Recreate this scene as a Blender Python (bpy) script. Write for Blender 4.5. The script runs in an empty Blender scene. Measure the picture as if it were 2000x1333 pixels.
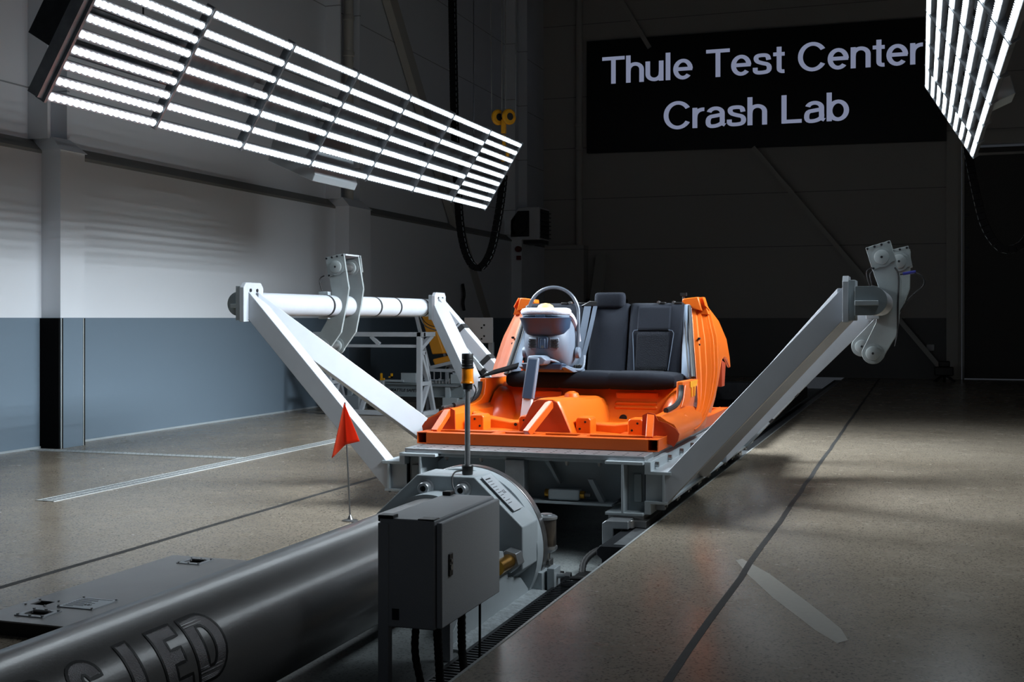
import bpy, bmesh, math, random
from mathutils import Vector, Matrix
random.seed(7)
sc = bpy.context.scene
COL = sc.collection
# ------------------------------------------------------------------ camera, world, exposure
TH = math.atan2(800, 2360)
cam_d = bpy.data.cameras.new('camera'); cam = bpy.data.objects.new('camera', cam_d); COL.objects.link(cam)
cam.location = (0, 0, 1.3); cam.rotation_euler = (math.pi/2, 0, TH)
cam_d.sensor_width = 36; cam_d.lens = 36*2360/2000; cam_d.shift_y = -44.5/2000
cam_d.clip_start = 0.05; cam_d.clip_end = 200
sc.camera = cam
sc.view_settings.view_transform = 'Standard'; sc.view_settings.look = 'None'
sc.view_settings.gamma = 1; sc.view_settings.use_curve_mapping = False
sc.view_settings.exposure = 0.0
w = bpy.data.worlds.new('hall_ambient'); sc.world = w; w.use_nodes = True
w.node_tree.nodes['Background'].inputs[0].default_value = (0.75, 0.85, 1.0, 1)
w.node_tree.nodes['Background'].inputs[1].default_value = 0.03
sc.cycles.sample_clamp_indirect = 2.5; sc.cycles.caustics_reflective = False; sc.cycles.caustics_refractive = False
LED_BEAM, LED_BASE, LED_POW = 640.0, 11.0, 18.0
LED_DIM = 0.06          # the modules nearest the camera run dimmed
XC = -2.50

# ------------------------------------------------------------------ materials
def lin(c):
    return tuple(((v/255)/12.92 if v/255 <= .04045 else ((v/255+.055)/1.055)**2.4) for v in c)
def mat(name, rgb, rough=.5, metal=0., var=.0, vs=6., bump=0., bs=60., coat=0., emit=0., stretch=None):
    m = bpy.data.materials.new(name); m.use_nodes = True
    nt = m.node_tree; b = nt.nodes['Principled BSDF']
    c = lin(rgb)
    b.inputs['Base Color'].default_value = (*c, 1); b.inputs['Roughness'].default_value = rough
    b.inputs['Metallic'].default_value = metal; b.inputs['Coat Weight'].default_value = coat
    b.inputs['Coat Roughness'].default_value = .12
    if emit:
        b.inputs['Emission Color'].default_value = (*c, 1); b.inputs['Emission Strength'].default_value = emit
    if var or bump:
        tc = nt.nodes.new('ShaderNodeTexCoord'); src = tc.outputs['Object']
        if stretch:
            mp = nt.nodes.new('ShaderNodeMapping'); mp.inputs['Scale'].default_value = stretch
            nt.links.new(src, mp.inputs[0]); src = mp.outputs[0]
    if var:
        n = nt.nodes.new('ShaderNodeTexNoise'); n.inputs['Scale'].default_value = vs; n.inputs['Detail'].default_value = 6
        nt.links.new(src, n.inputs['Vector'])
        r = nt.nodes.new('ShaderNodeValToRGB')
        r.color_ramp.elements[0].position = .3; r.color_ramp.elements[1].position = .7
        r.color_ramp.elements[0].color = (*[v*(1-var) for v in c], 1); r.color_ramp.elements[1].color = (*[min(1, v*(1+var)) for v in c], 1)
        nt.links.new(n.outputs[0], r.inputs[0]); nt.links.new(r.outputs[0], b.inputs['Base Color'])
    if bump:
        n2 = nt.nodes.new('ShaderNodeTexNoise'); n2.inputs['Scale'].default_value = bs; n2.inputs['Detail'].default_value = 4
        nt.links.new(src, n2.inputs['Vector'])
        bp = nt.nodes.new('ShaderNodeBump'); bp.inputs['Strength'].default_value = bump; bp.inputs['Distance'].default_value = .01
        nt.links.new(n2.outputs[0], bp.inputs['Height']); nt.links.new(bp.outputs[0], b.inputs['Normal'])
    return m

def concrete(name, base, dark, spec, rough):
    m = bpy.data.materials.new(name); m.use_nodes = True; nt = m.node_tree; b = nt.nodes['Principled BSDF']
    tc = nt.nodes.new('ShaderNodeTexCoord')
    def noise(s, d=6, ro=.6):
        n = nt.nodes.new('ShaderNodeTexNoise'); n.inputs['Scale'].default_value = s; n.inputs['Detail'].default_value = d
        n.inputs['Roughness'].default_value = ro
        nt.links.new(tc.outputs['Object'], n.inputs['Vector']); return n
    n1 = noise(.7, 3, .5); r1 = nt.nodes.new('ShaderNodeValToRGB')
    r1.color_ramp.elements[0].position = .3; r1.color_ramp.elements[1].position = .7
    r1.color_ramp.elements[0].color = (*lin(dark), 1); r1.color_ramp.elements[1].color = (*lin(base), 1)
    nt.links.new(n1.outputs[0], r1.inputs[0])
    n2 = noise(75, 2, .5); r2 = nt.nodes.new('ShaderNodeValToRGB')
    r2.color_ramp.elements[0].position = .32; r2.color_ramp.elements[1].position = .46
    r2.color_ramp.elements[0].color = (*lin(spec), 1); r2.color_ramp.elements[1].color = (1, 1, 1, 1)
    nt.links.new(n2.outputs[0], r2.inputs[0])
    n4 = noise(22, 4, .6); r4 = nt.nodes.new('ShaderNodeValToRGB')
    r4.color_ramp.elements[0].position = .3; r4.color_ramp.elements[1].position = .7
    r4.color_ramp.elements[0].color = (.84, .835, .82, 1); r4.color_ramp.elements[1].color = (1, 1, 1, 1)
    nt.links.new(n4.outputs[0], r4.inputs[0])
    mx = nt.nodes.new('ShaderNodeMix'); mx.data_type = 'RGBA'; mx.blend_type = 'MULTIPLY'; mx.inputs[0].default_value = .7
    nt.links.new(r1.outputs[0], mx.inputs[6]); nt.links.new(r2.outputs[0], mx.inputs[7])
    mx2 = nt.nodes.new('ShaderNodeMix'); mx2.data_type = 'RGBA'; mx2.blend_type = 'MULTIPLY'; mx2.inputs[0].default_value = 1
    nt.links.new(mx.outputs[2], mx2.inputs[6]); nt.links.new(r4.outputs[0], mx2.inputs[7])
    nt.links.new(mx2.outputs[2], b.inputs['Base Color'])
    n3 = noise(3, 4); mr = nt.nodes.new('ShaderNodeMapRange')
    mr.inputs[1].default_value = .3; mr.inputs[2].default_value = .7; mr.inputs[3].default_value = rough*.85; mr.inputs[4].default_value = rough*1.2
    nt.links.new(n3.outputs[0], mr.inputs[0]); nt.links.new(mr.outputs[0], b.inputs['Roughness'])
    return m

def wall_mat(name, up, low, zsplit, lrough=.32, urough=.45, seams=()):
    m = bpy.data.materials.new(name); m.use_nodes = True; nt = m.node_tree; b = nt.nodes['Principled BSDF']
    g = nt.nodes.new('ShaderNodeNewGeometry'); sx = nt.nodes.new('ShaderNodeSeparateXYZ')
    nt.links.new(g.outputs['Position'], sx.inputs[0])
    gt = nt.nodes.new('ShaderNodeMath'); gt.operation = 'GREATER_THAN'; gt.inputs[1].default_value = zsplit
    nt.links.new(sx.outputs[2], gt.inputs[0])
    mx = nt.nodes.new('ShaderNodeMix'); mx.data_type = 'RGBA'
    mx.inputs[6].default_value = (*lin(low), 1); mx.inputs[7].default_value = (*lin(up), 1)
    nt.links.new(gt.outputs[0], mx.inputs[0])
    out = mx.outputs[2]
    for zs in seams:
        cp = nt.nodes.new('ShaderNodeMath'); cp.operation = 'COMPARE'; cp.inputs[1].default_value = zs; cp.inputs[2].default_value = .008
        nt.links.new(sx.outputs[2], cp.inputs[0])
        ms = nt.nodes.new('ShaderNodeMix'); ms.data_type = 'RGBA'; ms.inputs[7].default_value = (*[v*.45 for v in lin(up)], 1)
        nt.links.new(cp.outputs[0], ms.inputs[0]); nt.links.new(out, ms.inputs[6]); out = ms.outputs[2]
    nt.links.new(out, b.inputs['Base Color'])
    mr = nt.nodes.new('ShaderNodeMapRange'); mr.inputs[3].default_value = lrough; mr.inputs[4].default_value = urough
    nt.links.new(gt.outputs[0], mr.inputs[0]); nt.links.new(mr.outputs[0], b.inputs['Roughness'])
    return m

def led_mat(k=1.0):
    # optics throw most of the light along the lens axis, a little to all sides
    m = bpy.data.materials.new('led_lens'); m.use_nodes = True; nt = m.node_tree
    for n in list(nt.nodes):
        if n.type != 'OUTPUT_MATERIAL': nt.nodes.remove(n)
    out = [n for n in nt.nodes if n.type == 'OUTPUT_MATERIAL'][0]
    g = nt.nodes.new('ShaderNodeNewGeometry')
    dt = nt.nodes.new('ShaderNodeVectorMath'); dt.operation = 'DOT_PRODUCT'
    nt.links.new(g.outputs['Normal'], dt.inputs[0]); nt.links.new(g.outputs['Incoming'], dt.inputs[1])
    mxm = nt.nodes.new('ShaderNodeMath'); mxm.operation = 'MAXIMUM'; mxm.inputs[1].default_value = 0
    nt.links.new(dt.outputs['Value'], mxm.inputs[0])
    pw = nt.nodes.new('ShaderNodeMath'); pw.operation = 'POWER'; pw.inputs[1].default_value = LED_POW
    nt.links.new(mxm.outputs[0], pw.inputs[0])
    ma = nt.nodes.new('ShaderNodeMath'); ma.operation = 'MULTIPLY_ADD'; ma.inputs[1].default_value = LED_BEAM*k; ma.inputs[2].default_value = LED_BASE
    nt.links.new(pw.outputs[0], ma.inputs[0])
    e = nt.nodes.new('ShaderNodeEmission'); e.inputs[0].default_value = (.84, .935, 1, 1)
    nt.links.new(ma.outputs[0], e.inputs[1]); nt.links.new(e.outputs[0], out.inputs[0])
    return m

M = dict(
 floor=concrete('polished_concrete', (170,158,142), (152,140,124), (96,86,74), .24),
 pit=concrete('pit_concrete', (150,156,156), (118,124,126), (80,84,86), .45),
 wallL=wall_mat('left_wall_paint', (222,226,232), (112,128,142), 1.305, .3, .5, (3.62, 4.8, 6.0, 7.2)),
 wallB=wall_mat('back_wall_paint', (176,173,169), (86,86,86), 1.305, .45, .6, (2.9, 4.1, 5.3, 6.5, 8.2)),
 trimd=mat('dark_trim', (118,118,116), .6), steelcol=mat('column_paint', (180,178,172), .5),
 ceil=mat('ceiling_paint', (60,60,60), .8),
 white=mat('white_powder_coat', (180,185,192), .38, var=.03, vs=9),
 lgrey=mat('light_grey_paint', (166,175,180), .42, var=.04, vs=7),
 mgrey=mat('mid_grey_paint', (132,142,146), .45, var=.05, vs=7),
 hammer=mat('cast_grey_paint', (142,150,151), .42, var=.06, vs=12, bump=.05, bs=40),
 tube=mat('grey_metallic_paint', (136,135,135), .34, .25, var=.06, vs=5, bump=.05, bs=90, coat=.3),
 pale=mat('pale_plated_steel', (196,200,200), .4, .25),
 alu=mat('milled_aluminium', (180,184,188), .35, .85, var=.12, vs=14),
 steel=mat('steel', (150,150,150), .3, .9, var=.1, vs=20),
 dsteel=mat('dark_steel', (58,60,64), .38, .7, var=.15, vs=18),
 felt=mat('black_felt', (14,14,15), .95), streak=mat('pale_floor_streak', (178,174,164), .3, var=.06, vs=30),
 gunmetal=mat('gunmetal_grey', (78,84,94), .35, .3),
 galv=mat('galvanised_sheet', (150,155,160), .4, .8, var=.22, vs=9),
 black=mat('black_plastic', (16,16,17), .45), rubber=mat('black_rubber', (20,20,22), .6),
 cab=mat('charcoal_powder_coat', (176,180,185), .5, bump=.12, bs=240),
 orange=mat('orange_car_paint', (216,98,15), .38, var=.03, vs=3, coat=.12),
 orange2=mat('orange_primer', (178,62,16), .5), steelor=mat('orange_frame_paint', (204,84,16), .4, var=.05, vs=6),
 fabric=mat('charcoal_seat_fabric', (21,25,33), .95, var=.18, vs=160, bump=.35, bs=420),
 fabric2=mat('embossed_seat_fabric', (15,18,25), .95, var=.3, vs=90, bump=.8, bs=150),
 belt=mat('grey_belt_webbing', (60,72,88), .6, bump=.2, bs=300, stretch=(1,1,.2)),
 trimg=mat('pale_grey_pillar_trim', (118,132,150), .6, bump=.1, bs=200),
 shell=mat('carrier_light_grey_plastic', (92,102,116), .5, bump=.04, bs=120),
 shelld=mat('carrier_blue_grey_plastic', (32,50,72), .5),
 cloth=mat('white_knit_cloth', (162,162,172), .9, bump=.3, bs=90),
 skin=mat('dummy_vinyl', (176,146,98), .55, var=.05, vs=20),
 amber=mat('amber_lens', (226,128,12), .18, coat=.5), flag=mat('orange_red_pennant', (255,104,62), .7),
 yellow=mat('yellow_paint', (226,160,16), .4, var=.1, vs=20), yseat=mat('ochre_vinyl', (214,142,24), .5, bump=.06, bs=20),
 sign=mat('black_screen', (5,5,7), .35), letter=mat('lit_letters', (150,158,186), .5, emit=.6),
 plate=mat('aluminium_nameplate', (190,196,202), .4, .3), ink=mat('black_ink', (20,21,24), .5),
 brass=mat('brass', (176,130,50), .3, .9), green=mat('green_valve_paint', (60,88,72), .45), red=mat('red_plastic', (100,14,14), .4),
 sil=mat('reflective_letter_film', (150,154,162), .32, .55, bump=.25, bs=400), film=mat('tube_letter_fill', (138,136,138), .38, .6, bump=.35, bs=260),
 filt=mat('filter_bowl_metal', (120,112,104), .3, .85, var=.15, vs=25), weld=mat('grout_silver', (176,184,188), .5, .2, var=.25, vs=30, bump=.9, bs=50),
 hole=mat('dark_hole', (8,6,5), .8), blue=mat('blue_connector', (30,40,150), .4), seam=mat('joint_filler', (58,57,56), .7, var=.2, vs=12),
 door=mat('dark_door_panel', (66,64,61), .6), heater=mat('heater_casing', (205,207,211), .5), led=led_mat(), led_dim=led_mat(LED_DIM), led_half=led_mat(.35), led_quarter=led_mat(.5), led_most=led_mat(.85))
for _n in ('fabric', 'fabric2'): M[_n].node_tree.nodes['Principled BSDF'].inputs['Specular IOR Level'].default_value = .2
M['felt'].node_tree.nodes['Principled BSDF'].inputs['Specular IOR Level'].default_value = .05

def translucent(m, f):
    nt = m.node_tree; b = nt.nodes['Principled BSDF']; out = [n for n in nt.nodes if n.type == 'OUTPUT_MATERIAL'][0]
    t = nt.nodes.new('ShaderNodeBsdfTranslucent'); t.inputs[0].default_value = b.inputs['Base Color'].default_value
    mx = nt.nodes.new('ShaderNodeMixShader'); mx.inputs[0].default_value = f
    nt.links.new(b.outputs[0], mx.inputs[1]); nt.links.new(t.outputs[0], mx.inputs[2]); nt.links.new(mx.outputs[0], out.inputs[0])
translucent(M['flag'], .5)
# ------------------------------------------------------------------ helpers
class MB:
    def __init__(s): s.bm = bmesh.new()
    def face(s, vs):
        try: return s.bm.faces.new(vs)
        except ValueError: return None
    def v(s, p): return s.bm.verts.new(p)
    def prism(s, pts, vec):
        vec = Vector(vec); a = [s.v(p) for p in pts]; b = [s.v(Vector(p)+vec) for p in pts]
        s.face(a[::-1]); s.face(b); n = len(a)
        for i in range(n): s.face([a[i], a[(i+1) % n], b[(i+1) % n], b[i]])
        return s
    def box(s, x0, x1, y0, y1, z0, z1):
        return s.prism([(x0,y0,z0),(x1,y0,z0),(x1,y1,z0),(x0,y1,z0)], (0,0,z1-z0))
    def obox(s, c, ax, ay, az, sx, sy, sz):
        c = Vector(c); ax = Vector(ax).normalized()*sx/2; ay = Vector(ay).normalized()*sy/2; az = Vector(az).normalized()*sz/2
        return s.prism([c-ax-ay-az, c+ax-ay-az, c+ax+ay-az, c-ax+ay-az], az*2)
    def beam(s, p0, p1, wd, ht, up=(0,0,1)):
        p0 = Vector(p0); p1 = Vector(p1); d = (p1-p0).normalized(); r = d.cross(Vector(up))
        if r.length < 1e-6: r = d.cross(Vector((1,0,0)))
        r.normalize(); u = r.cross(d).normalized()
        return s.prism([p0+r*wd/2*a+u*ht/2*b for a, b in ((-1,-1),(1,-1),(1,1),(-1,1))], p1-p0)
    def cyl(s, p0, p1, r, n=24, r2=None, cap=True):
        p0 = Vector(p0); p1 = Vector(p1); d = (p1-p0).normalized()
        a = d.orthogonal().normalized(); b = d.cross(a); r2 = r if r2 is None else r2
        A = [s.v(p0+(a*math.cos(t)+b*math.sin(t))*r) for t in [2*math.pi*i/n for i in range(n)]]
        B = [s.v(p1+(a*math.cos(t)+b*math.sin(t))*r2) for t in [2*math.pi*i/n for i in range(n)]]
        for i in range(n): s.face([A[i], A[(i+1) % n], B[(i+1) % n], B[i]])
        if cap: s.face(A[::-1]); s.face(B)
        return s
    def lathe(s, prof, c, axis=(0,0,1), n=32):
        ax = Vector(axis).normalized(); a = ax.orthogonal().normalized(); b = ax.cross(a); c = Vector(c)
        rings = [[c+ax*h+(a*math.cos(2*math.pi*i/n)+b*math.sin(2*math.pi*i/n))*max(r,1e-4) for i in range(n)] for r, h in prof]
        return s.loft(rings, True, True)
    def loft(s, rings, closed=True, cap=True):
        V = [[s.v(p) for p in r] for r in rings]; n = len(V[0])
        for i in range(len(V)-1):
            for j in range(n if closed else n-1):
                s.face([V[i][j], V[i][(j+1) % n], V[i+1][(j+1) % n], V[i+1][j]])
        if cap and closed: s.face(V[0][::-1]); s.face(V[-1])
        return s
    def tube(s, path, r, n=8, cap=True):
        P = [Vector(p) for p in path]; rings = []; prev = None
        for i, p in enumerate(P):
            d = (P[min(i+1, len(P)-1)]-P[max(i-1, 0)]).normalized()
            a = d.orthogonal().normalized() if prev is None else (prev-d*prev.dot(d)).normalized()
            prev = a; b = d.cross(a)
            rr = r[i] if isinstance(r, (list, tuple)) else r
            rings.append([p+(a*math.cos(2*math.pi*k/n)+b*math.sin(2*math.pi*k/n))*rr for k in range(n)])
        return s.loft(rings, True, cap)
    def strip(s, path, wv, tv):
        wv = Vector(wv); tv = Vector(tv); rings = []
        for p in path:
            p = Vector(p); rings.append([p-wv/2-tv/2, p+wv/2-tv/2, p+wv/2+tv/2, p-wv/2+tv/2])
        return s.loft(rings, True, True)
    def each(s, name, m, parent, **k):
        # every loose piece becomes a part of its own
        bm = s.bm; bmesh.ops.remove_doubles(bm, verts=bm.verts, dist=1e-5); seen = set(); out = []
        for v0 in list(bm.verts):
            if v0 in seen: continue
            st = [v0]; isl = []; seen.add(v0)
            while st:
                v = st.pop(); isl.append(v)
                for e in v.link_edges:
                    o = e.other_vert(v)
                    if o not in seen: seen.add(o); st.append(o)
            b = MB(); mp = {v: b.v(v.co) for v in isl}; S = set(isl)
            for f in {f for v in isl for f in v.link_faces}: b.face([mp[v] for v in f.verts])
            out.append(b.build(name, m, parent, **k))
        bm.free(); return out
    def build(s, name, m, parent=None, bevel=0, seg=2, smooth=True, sub=0, ang=35, solid=0):
        bm = s.bm
        bmesh.ops.remove_doubles(bm, verts=bm.verts, dist=1e-5)
        bmesh.ops.recalc_face_normals(bm, faces=bm.faces)
        off = Vector((0,0,0))
        if parent is None:
            xs = [v.co for v in bm.verts]
            lo = Vector((min(v.x for v in xs), min(v.y for v in xs), min(v.z for v in xs))); hi = Vector((max(v.x for v in xs), max(v.y for v in xs), max(v.z for v in xs)))
            off = Vector(((lo.x+hi.x)/2, (lo.y+hi.y)/2, lo.z))
        else:
            q = parent
            while q is not None: off = off+q.location; q = q.parent
        bmesh.ops.translate(bm, verts=bm.verts, vec=-off)
        me = bpy.data.meshes.new(name); bm.to_mesh(me); bm.free()
        o = bpy.data.objects.new(name, me); COL.objects.link(o)
        me.materials.append(m)
        if parent is None: o.location = off
        else: o.parent = parent
        if smooth:
            for p in me.polygons: p.use_smooth = True
            if not sub: me.set_sharp_from_angle(angle=math.radians(ang))
        if solid:
            md = o.modifiers.new('solid', 'SOLIDIFY'); md.thickness = solid; md.offset = 0
        if bevel:
            md = o.modifiers.new('bevel', 'BEVEL'); md.width = bevel; md.segments = seg; md.limit_method = 'ANGLE'; md.angle_limit = math.radians(35)
            md.harden_normals = False
        if sub:
            md = o.modifiers.new('sub', 'SUBSURF'); md.levels = sub; md.render_levels = sub
        return o
def tag(o, label, cat, group=None, kind=None):
    o['label'] = label; o['category'] = cat
    if group: o['group'] = group
    if kind: o['kind'] = kind
    return o
def thing(name, loc, label, cat, group=None):
    o = bpy.data.objects.new(name, None); COL.objects.link(o); o.location = loc; o.empty_display_size = .1
    return tag(o, label, cat, group)
def copy_tree(o, parent=None):
    c = o.copy(); COL.objects.link(c); c.parent = parent
    for ch in list(o.children): copy_tree(ch, c)
    return c
def struct(mb, name, m, label, cat, **k): return tag(mb.build(name, m, **k), label, cat, kind='structure')
def arc(cx, cy, rx, ry, a0, a1, n=16):
    return [(cx+rx*math.cos(math.radians(a0+(a1-a0)*i/n)), cy+ry*math.sin(math.radians(a0+(a1-a0)*i/n))) for i in range(n+1)]
def smoothp(pts, it=2):
    pts = [Vector(p) for p in pts]
    for _ in range(it):
        q = [pts[0]]
        for a, b in zip(pts, pts[1:]): q += [a*.75+b*.25, a*.25+b*.75]
        q.append(pts[-1]); pts = q
    return pts
def rrect(cx, cy, hw, hh, r, n=5):
    out = []
    for sx, sy, a in ((1,1,0),(-1,1,90),(-1,-1,180),(1,-1,270)):
        out += arc(cx+sx*(hw-r), cy+sy*(hh-r), r, r, a, a+90, n)
    return out
# ------------------------------------------------------------------ the hall
struct(MB().box(-1.60, 9, -1.5, 27.4, -.25, 0), 'floor', M['floor'], 'polished brown concrete floor right of the sled track', 'floor')
struct(MB().box(-8.6, -3.44, -1.5, 27.4, -.25, 0), 'floor.001', M['floor'], 'polished brown concrete floor left of the sled track', 'floor')
struct(MB().box(-3.5, -1.55, -1.5, 27.4, -.32, -.25), 'floor_pit', M['pit'], 'sunken pale concrete floor of the sled track', 'floor')
wl = MB().prism([(-8.8,-1.5,0),(-8.35,-1.5,0),(-8.35,-1.5,2.98),(-8.5,-1.5,3.08),(-8.5,-1.5,10),(-8.8,-1.5,10)], (0,28.9,0))
struct(wl, 'wall_left', M['wallL'], 'white left wall with grey painted lower band', 'wall', smooth=False)
struct(MB().prism([(-8.352,-1.5,2.95),(-8.343,-1.5,2.955),(-8.343,-1.5,2.985),(-8.49,-1.5,3.10),(-8.5,-1.5,3.08)], (0,28.7,0)), 'trim_1', M['trimd'], 'dark sloped ledge running along the left wall', 'ledge', smooth=False)
struct(MB().box(-8.35,-8.338,-1.5,27.3,0,.02), 'baseboard_left', M['lgrey'], 'thin pale strip where left wall meets floor', 'baseboard')
struct(MB().box(-8.8, .55, 27.4, 27.7, 0, 10).box(4.6, 9, 27.4, 27.7, 0, 10).box(.55, 4.6, 27.4, 27.7, 5.0, 10), 'wall_back', M['wallB'], 'dark grey back wall behind the track', 'wall', smooth=False)
struct(MB().box(8.0, 8.3, -1.5, 27.4, 0, 10), 'wall_right', M['wallB'], 'dark side wall right of the track, outside the lit area', 'wall', smooth=False)
struct(MB().box(-8.8, 9, -1.5, 27.7, 10, 10.2), 'ceiling', M['ceil'], 'dark ceiling of the hall', 'ceiling')
def column(y0, y1, label):
    m = MB().box(-8.35, -8.12, y0, y1, 0, 2.98)
    m.loft([[(-8.5,y0,2.98),(-8.10,y0-.02,2.98),(-8.10,y1+.02,2.98),(-8.5,y1+.02,2.98)],
            [(-8.5,y0+.05,3.12),(-8.24,y0+.02,3.12),(-8.24,y1-.08,3.12),(-8.5,y1-.08,3.12)]])
    m.box(-8.5, -8.26, y0-.02, y0+.02, 3.1, 10).box(-8.5, -8.26, y1-.1, y1-.06, 3.1, 10).box(-8.5,-8.46,y0,y1-.08,3.1,10)
    struct(m, 'column', M['wallL'], label, 'column', smooth=False)
column(9.95, 10.32, 'wall column nearest the camera, under the left lamp panel')
column(16.35, 17.1, 'wall column behind the near striking arm, with a pipe above')
column(24.6, 25.5, 'wall column beside the wall heater')
m = MB().box(-8.35,-8.12,9.925,9.95,0,1.3); struct(m, 'trim_10', M['felt'], 'black cladding on the lower front of the nearest wall column', 'cladding')
struct(MB().box(-8.12,-8.114,9.955,9.965,0,1.3).box(-8.12,-8.114,10.29,10.3,0,1.3), 'trim_11', M['pale'], 'pale edge strips on the nearest wall column', 'edge strip')
struct(MB().box(-8.12,-8.115,9.97,9.985,0,1.3).box(-8.12,-8.115,10.305,10.32,0,1.3), 'trim_12', M['felt'], 'black gaps beside the edge strips of the nearest wall column', 'edge strip')
struct(MB().box(-8.5, -7.4, 27.0, 27.4, 0, 3.0), 'column', M['wallB'], 'boxed corner column below the corner pipe', 'column', bevel=.01)
for (x, y, z0, lab) in ((-8.3, 16.7, 3.1, 'white rain pipe above the middle wall column'), (-7.55, 27.15, 3.0, 'grey rain pipe in the far left corner')):
    t = thing('downpipe', (x, y, z0), lab, 'pipe')
    MB().cyl((x,y,z0),(x,y,9.95), .075).build('pipe', M['steelcol'], t)
    k = MB()
    for zz in (z0+2.2, z0+2.75): k.lathe([(.076,0),(.09,.01),(.09,.07),(.076,.09)], (x,y,zz))
    k.build('pipe_collar', M['steelcol'], t)
struct(MB().beam((-3.55,27.33,5.1),(.45,27.33,.15), .1, .42, up=(0,1,0)), 'trim_2', M['steelcol'], 'diagonal steel brace on the back wall below the sign', 'brace')
struct(MB().beam((-6.75,27.33,8.95),(-5.9,27.33,7.5), .1, .3, up=(0,1,0)), 'trim_3', M['steelcol'], 'short diagonal steel brace above the sign', 'brace')
struct(MB().beam((-8.4,17.75,7.4),(-8.4,23.3,1.0), .28, .14, up=(1,0,0)), 'trim_4', M['steelcol'], 'diagonal steel brace on the left wall', 'brace')
# sectional door at the right of the back wall
d = MB()
for i in range(7): d.box(.86, 4.5, 27.44, 27.5, .02+i*.7, .02+i*.7+.70)
o = struct(d, 'door_1', M['door'], 'dark sectional roller door at right of back wall', 'door', bevel=.01)
fr = MB().box(.5,.74,27.3,27.42,0,5.2).box(.74,.8,27.36,27.46,0,5.1).box(.82,.86,27.38,27.5,0,5.0).box(.5,4.7,27.34,27.42,4.98,5.25).box(.86,4.5,27.38,27.44,4.75,4.8)
struct(fr, 'trim_5', M['steelcol'], 'steel frame around the dark sectional door', 'door frame', smooth=False)
h = MB()
for i in range(7): h.box(.86,.96,27.39,27.44,.66+i*.7,.72+i*.7)
h.build('door_hinge', M['dsteel'], o)
# floor joints, drains
def joint(x, y0, y1, wd, name, lab):
    m = MB(); L = []; n = 60
    for i in range(n+1):
        y = y0+(y1-y0)*i/n; dx = random.uniform(-.006,.006)
        L.append([(x+dx-wd/2, y, .0012), (x+dx+wd/2, y, .0012), (x+dx+wd/2,y,-.002), (x+dx-wd/2,y,-.002)])
    m.loft(L); struct(m, name, M['seam'], lab, 'floor joint')
joint(-.86, .2, 27.3, .034, 'trim_6', 'dark floor joint right of the track')
joint(-4.21, .2, 27.3, .045, 'trim_7', 'dark floor joint left of the track')
m = MB().box(-1.6,-1.588,.2,27.3,-.004,.0025); struct(m, 'trim_8', M['pale'], 'thin steel edge of the floor along the track', 'edge strip')
m = MB(); L = []  # thin curved strip on the slab, paler than the concrete around it
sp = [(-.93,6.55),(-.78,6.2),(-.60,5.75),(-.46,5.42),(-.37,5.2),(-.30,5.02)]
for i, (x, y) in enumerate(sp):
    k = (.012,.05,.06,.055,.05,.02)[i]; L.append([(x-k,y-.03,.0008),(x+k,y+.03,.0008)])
m.loft(L, False, False); struct(m, 'trim_9', M['streak'], 'pale curved streak on the right floor', 'floor mark')
def drain(x0, x1, y0, y1, along, lab):
    t = thing('floor_drain', ((x0+x1)/2,(y0+y1)/2,0), lab, 'drain')
    m = MB(); th = .012
    m.box(x0,x1,y0,y0+th,0,.006).box(x0,x1,y1-th,y1,0,.006).box(x0,x0+th,y0+th,y1-th,0,.006).box(x1-th,x1,y0+th,y1-th,0,.006)
    L = (y1-y0) if along == 'y' else (x1-x0); n = int(L/.05)
    for i in range(n):
        if along == 'y':
            a = y0+th+(L-2*th)*i/n; m.box(x0+th,x1-th,a,a+.03,0,.004)
        else:
            a = x0+th+(L-2*th)*i/n; m.box(a,a+.03,y0+th,y1-th,0,.004)
    if along == 'y': m.box((x0+x1)/2-.02,(x0+x1)/2+.02,y0,y1,0,.005)
    else: m.box(x0,x1,(y0+y1)/2-.02,(y0+y1)/2+.02,0,.005)
    m.build('grating', M['pale'], t, smooth=False)
    MB().box(x0+.002,x1-.002,y0+.002,y1-.002,-.003,.001).build('channel', M['hole'], t)
drain(-5.97,-5.81,7.05,12.2,'y','long pale drain grating along the floor left of the track')
drain(-8.3,-5.98,9.72,9.86,'x','short pale drain grating running out from the left wall')

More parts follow.
